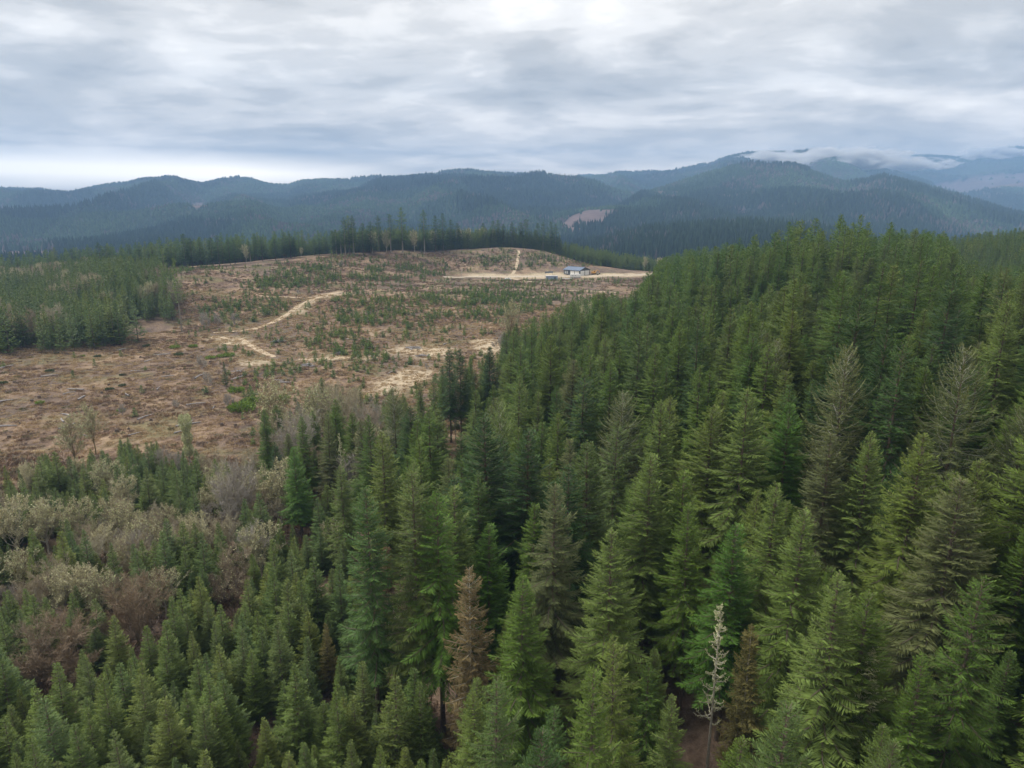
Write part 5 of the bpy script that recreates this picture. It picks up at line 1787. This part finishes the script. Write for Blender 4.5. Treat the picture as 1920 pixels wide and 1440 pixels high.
prob = np.where(den > 0, 0.16 + 0.62 * sstep(0.28, 0.60, cl), 0.05 + 0.32 * sstep(0.42, 0.64, cl))
prob = np.where(lo, 0.008, prob)
sel = inn & (rs.rand(len(x)) < prob)
near_tree = []
sap = [(x[i], y[i], z[i], rs.uniform(1.2, 3.4) * (1.1 if den[i] else 0.9)) for i in np.nonzero(sel)[0] if occ.ok(x[i], y[i], 1.5)]
print('saplings', len(sap))
px, py = project(np.array([s_[0] for s_ in sap]), np.array([s_[1] for s_ in sap]), np.array([s_[2] for s_ in sap]))
order = sorted(range(len(sap)), key=lambda i: -sap[i][3] / sap[i][1] if (-10 < px[i] < 1930) else 9)
rest = []
for n_, i in enumerate(order):
    sx_, sy_, sz_, sh_ = sap[i]
    if n_ < 280:
        place('fir_sapling', SAP[i % 3], sx_, sy_, sz_, sh_, cat='sapling', group='fir saplings on the clearing', word='sapling')
    else:
        rest.append((sx_, sy_, sz_, sh_))
stuff_trees('sapling_cover', rest, SAP, 'small fir saplings dotted over the far part of the clearing', 6)

# brush
x, y = grid_pts(-420, 260, 120, 760, 2.1, 0.49, 12)
z = gz(x, y)
px, py = project(x, y, z)
inn = inpoly(px, py, OPEN) & ~inpoly(px, py, YARD) & (y < np.interp(px, BX, BY) + 4)
for tp in TRK:
    inn &= ~inpoly(px, py, tp)
for pl in STRAW:
    inn &= ~inpoly(px, py, pl)
cl = fbm(x / 22, y / 12, 95, 4)
sel = inn & (rs.rand(len(x)) < 0.12 + 0.75 * sstep(0.48, 0.64, cl))
k = int(sel.sum())
hs = rs.uniform(0.45, 1.25, k)
scatter('brush_cover', [[b_] for b_ in brush], x[sel], y[sel], z[sel] - 0.05, hs, rs.uniform(0, 6.28, k), hs * rs.uniform(0.9, 1.5, k), rs.randint(0, 3, k),
        label='brown dead brush and bracken over the cleared slopes')
x, y = grid_pts(-300, 130, 120, 420, 1.7, 0.49, 13)
z = gz(x, y)
px, py = project(x, y, z)
inn = inpoly(px, py, OPEN)
sel = inn & (rs.rand(len(x)) < 0.5)
k = int(sel.sum())
hs = rs.uniform(0.5, 1.3, k)
scatter('dry_grass', [[b_] for b_ in tuss], x[sel], y[sel], z[sel] - 0.05, hs, rs.uniform(0, 6.28, k), hs * 1.3, rs.randint(0, 2, k), label='straw coloured grass tussocks of the clearing')
# undergrowth below the lower left woods
x, y = grid_pts(-330, 30, 25, 200, 2.2, 0.49, 14)
z = gz(x, y)
px, py = project(x, y, z)
sel = (inpoly(px, py, [(-600, 860), (450, 860), (640, 1000), (860, 1400), (860, 2300), (-600, 2300)])) & (rs.rand(len(x)) < 0.6)
k = int(sel.sum())
hs = rs.uniform(0.8, 2.0, k)
scatter('undergrowth', [[b_] for b_ in brush], x[sel], y[sel], z[sel] - 0.05, hs, rs.uniform(0, 6.28, k), hs * 1.2, rs.randint(0, 3, k), label='brown undergrowth between the lower left trees')

# green bushes and stumps as things
for px_, py_, h_, lb, g_ in ((93, 697, 1.8, 'dark round bush on the open slope at left', 0), (183, 669, 1.5, 'dark bush high on the open slope', 0), (107, 663, 1.1, 'tiny dark bush near the plantation edge', 0),
                             (206, 732, 1.6, 'dark bush in the middle of the open slope', 0), (229, 724, 1.4, 'dark bush right of the one in the slope middle', 0), (230, 704, 1.3, 'small green bush above two others on the slope', 0),
                             (274, 650, 1.8, 'dark bush below the plantation corner', 0), (335, 667, 2.2, 'dark bush near the bare-trunked fir', 0), (5, 720, 1.9, 'dark bush at the left edge of the slope', 0),
                             (155, 668, 1.0, 'faint green tuft high on the open slope', 1), (455, 770, 4.6, 'large lime green bush on the lower slope', 1), (443, 735, 3.0, 'smaller lime green bush above the large one', 1),
                             (470, 755, 3.0, 'lime green bush right of the large one', 1), (328, 653, 2.4, 'yellow-green bush by the plantation corner', 1), (362, 651, 2.2, 'yellow-green bush left of the sandy track', 1),
                             (430, 668, 2.6, 'yellow-green bush below the sandy track', 1), (415, 670, 2.2, 'small yellow-green bush below the sandy track', 1), (395, 673, 2.2, 'yellow-green bush left of its two neighbours', 1),
                             (75, 757, 1.6, 'bright green tuft on the lower open slope', 1), (227, 772, 1.4, 'bright tuft among dark scrub', 1), (530, 750, 2.8, 'lime bush behind the forest corner', 1)):
    x, y, z = cast(px_, py_)
    mesh_ = gbush[g_]
    o = new_obj('green_bush', mesh_, None, (x, y, z - 0.05), label=lb, category='bush', group='green bushes on the clearing')
    s_ = h_ / 1.5
    o.scale = (s_ * 1.2, s_ * 1.2, s_)
    o.rotation_euler = (0, 0, random.uniform(0, 6))
stm = [stump_mesh(i) for i in range(3)]
sr = np.random.RandomState(44)
npl = 0
while npl < 28:
    px_, py_ = sr.uniform(10, 470), sr.uniform(660, 850)
    if not inpoly([px_], [py_], LEFTOPEN)[0] or py_ > 845 - 0.05 * px_:
        continue
    x, y, z = cast(px_, py_)
    s_ = sr.uniform(0.45, 1.05)
    o = new_obj('stump', stm[npl % 3], None, (x, y, z), category='stump', group='stumps on the open slope')
    o.scale = (s_, s_, s_)
    npl += 1
    q_ = project(x, y, z + 0.6)
    THINGS.append(dict(o=o, kind='stump', px=float(q_[0]), py=float(q_[1]), h=0.8, d=y, label=None, word='stump', hero=False, z=z, loc=(x, y), cm=None))

lg = []
for q in range(3):
    mb = MB()
    mb.tube([(-2.6 - q * 0.4, 0, 0.25), (0, 0.15 * q, 0.3), (2.4 + q * 0.3, 0, 0.22)], [0.26, 0.22, 0.13], 7, cap=True)
    lg.append(mb.mesh('fallen_log', [m_logs]))
npl = 0
while npl < 34:
    px_, py_ = sr.uniform(10, 860), sr.uniform(630, 850)
    x, y, z = cast(px_, py_)
    if not (inpoly([px_], [py_], OPEN)[0] and (px_ < 470 or py_ < 720)) or py_ > 835 - 0.05 * px_:
        continue
    s_ = sr.uniform(0.6, 1.25)
    o = new_obj('fallen_log', lg[npl % 3], None, (x, y, z), category='log', group='grey logs left lying on the clearing')
    o.scale = (s_, s_, s_)
    o.rotation_euler = (0, 0, sr.uniform(0, 3.14))
    npl += 1
    THINGS.append(dict(o=o, kind='stump', px=px_, py=py_, h=0.8, d=y, label=None, word='grey fallen log', hero=False, z=z, loc=(x, y), cm=None))

# ------------------------------------------------------------------ labels that single out each tree
for r_ in THINGS:
    if r_['hero'] and r_['label']:
        r_['o']['label'] = r_['label']
used = set()
ORD = ['nearest', 'second', 'third', 'fourth', 'fifth', 'sixth', 'seventh', 'eighth', 'ninth', 'tenth', 'eleventh', 'twelfth', 'thirteenth', 'fourteenth', 'fifteenth', 'sixteenth',
       'seventeenth', 'eighteenth', 'nineteenth', 'twentieth']


def small_ord(n_):
    if n_ < 20:
        return ORD[n_]
    tens = ['twenty', 'thirty', 'forty', 'fifty', 'sixty', 'seventy', 'eighty', 'ninety']
    t_, u_ = divmod(n_ + 1, 10)
    if u_ == 0:
        return ['twentieth', 'thirtieth', 'fortieth', 'fiftieth', 'sixtieth', 'seventieth', 'eightieth', 'ninetieth'][min(t_ - 2, 7)]
    return tens[min(t_ - 2, 7)] + '-' + ['', 'first', 'second', 'third', 'fourth', 'fifth', 'sixth', 'seventh', 'eighth', 'ninth'][u_]


yard_marks = [('grey slash pile by the curved track', 521, 642), ('lowest grey slash pile', 575, 687), ('slash pile on the straw', 775, 654), ('charcoal workshop', 1087, 512),
              ('blue-grey container', 1034, 515), ('white load on the yard', 953, 518), ('tall pale post', 866, 512), ('pale post at the junction', 660, 534), ('faint slash pile', 636, 664)]
heroes = [(r_['word'], r_['px'], r_['py'], r_['loc']) for r_ in THINGS if r_['hero'] and r_['label'] and r_['word'] not in ('grey scrub', 'tree')]
MATW = {M_fir_dark.name: 'dark', M_fir_olive.name: 'olive', M_fir_bright.name: 'bright green', M_fir_lichen.name: 'grey-green'}
buckets = {}
for r_ in THINGS:
    if r_['hero'] and r_['label']:
        continue
    if r_['kind'] == 'fir_sapling':
        marks = yard_marks
    elif r_['kind'] == 'stump':
        marks = [('large lime green bush', 455, 770), ('dark bush in the middle of the slope', 206, 732), ('cream tree with dark trunk', 128, 800), ('dark bush at the left edge', 5, 720),
                 ('bush near the bare-trunked fir', 335, 667), ('pale lichen column', 345, 800), ('single slim young fir', 424, 725),
                 ('lowest grey slash pile', 575, 687), ('slash pile on the straw', 775, 654)]
    elif r_['word'] in ('ridge fir',):
        marks = [('lone broad fir by the road', 1175, 432), ('long bare-trunked fir', 341, 485), ('charcoal workshop', 1087, 505), ('tall pale post', 866, 505), ('pale post at the junction', 660, 530)]
    else:
        marks = [(a_, b_, c_) for a_, b_, c_, _ in heroes if not (a_ in ('lone broad fir by the road',))]
    mk = min(marks, key=lambda q: (q[1] - r_['px']) ** 2 + (1.3 * (q[2] - r_['py'])) ** 2)
    dx_, dy_ = r_['px'] - mk[1], r_['py'] - mk[2]
    if abs(dx_) > abs(dy_) * 1.2:
        side = 'right of' if dx_ > 0 else 'left of'
    else:
        side = 'in front of' if dy_ > 0 else 'behind'
    look = r_['word']
    if r_['cm'] and r_['cm'].get(0) is not None and r_['cm'][0].name in MATW and r_['word'] == 'fir':
        look = MATW[r_['cm'][0].name] + ' fir'
    buckets.setdefault((look, side, mk[0]), []).append((dx_ * dx_ + dy_ * dy_, r_))
for (look, side, mk), lst in buckets.items():
    lst.sort(key=lambda q: q[0])
    for n_, (_, r_) in enumerate(lst):
        if r_['word'] == 'stump':
            look = 'dark cut stump'
        r_['o']['label'] = ('%s %s %s the %s' % (small_ord(n_), look, side, mk)) if len(lst) > 1 else ('%s just %s the %s' % (look, side, mk))

# ------------------------------------------------------------------ haze: one closed box of thin blue air round everything
HAZE = 1.35e-4
m_haze, t, o_ = newmat('haze_air')
pv = N(t, 'ShaderNodeVolumePrincipled')
pv.inputs['Color'].default_value = (0.38, 0.62, 1.0, 1)
pv.inputs['Density'].default_value = HAZE
pv.inputs['Anisotropy'].default_value = 0.0
L(t, pv.outputs[0], o_.inputs['Volume'])
mb = MB()
zt = max(float(HZ.max()) + 60, CZ + 60)
mb.box(-12500, 12500, -400, 10600, min(float(GZZ.min()), float(HZ.min())) - 5, zt)
new_obj('haze', mb.mesh('haze', [m_haze]), kind='stuff', label='thin blue haze over the valley')
print('haze top', zt, 'hills min', HZ.min(), 'ground', GZZ.min(), GZZ.max())


# ------------------------------------------------------------------ mist clinging to the far mountains
m_mist, t, o_ = newmat('mist')
pv = N(t, 'ShaderNodeVolumePrincipled')
pv.inputs['Color'].default_value = (0.96, 0.97, 1.0, 1)
g = N(t, 'ShaderNodeTexCoord')
ob = N(t, 'ShaderNodeVectorMath', operation='LENGTH')
L(t, g.outputs['Object'], ob.inputs[0])
mpp = N(t, 'ShaderNodeMapping')
mpp.inputs['Scale'].default_value = (2.6, 1.3, 1.0)
oi = N(t, 'ShaderNodeObjectInfo')
L(t, g.outputs['Object'], mpp.inputs[0])
cmb = N(t, 'ShaderNodeCombineXYZ')
L(t, M_(t, 'MULTIPLY', oi.outputs['Random'], 50.0), cmb.inputs[0])
L(t, cmb.outputs[0], mpp.inputs['Location'])
nz = N(t, 'ShaderNodeTexNoise', i_Scale=1.6, i_Detail=5.0, i_Roughness=0.55, i_Distortion=0.4)
L(t, mpp.outputs[0], nz.inputs['Vector'])
fall = M_(t, 'SUBTRACT', 1.0, ob.outputs['Value'], clamp=True)
dn = M_(t, 'SUBTRACT', M_(t, 'ADD', M_(t, 'MULTIPLY', nz.outputs[0], 1.7), M_(t, 'MULTIPLY', fall, 0.8)), 1.06, clamp=True)
L(t, M_(t, 'MULTIPLY', dn, 0.14), pv.inputs['Density'])
L(t, pv.outputs[0], o_.inputs['Volume'])


def mist(px_, py_, D_, wx, wy, wz, label):
    import bmesh
    bm = bmesh.new()
    bmesh.ops.create_icosphere(bm, subdivisions=3, radius=1.0)
    me = bpy.data.meshes.new('mist')
    bm.to_mesh(me)
    bm.free()
    me.materials.append(m_mist)
    a_, b_, c_ = ray(px_, py_)
    o = new_obj('mist', me, None, (a_ / b_ * D_, D_, CZ + c_ / b_ * D_), kind='stuff', label=label)
    o.scale = (wx, wy, wz)


mist(1550, 300, 5400, 720, 420, 105, 'bank of white mist hiding the mountain top')
mist(1450, 297, 5600, 330, 250, 50, 'thin mist over the left shoulder of the mountain')
mist(1680, 308, 6400, 560, 300, 75, 'mist trailing right of the mountain')
mist(1870, 291, 7800, 480, 260, 105, 'white cloud scrap on the far right range')
mist(1770, 312, 7800, 420, 260, 50, 'small mist scrap on the far right slope')
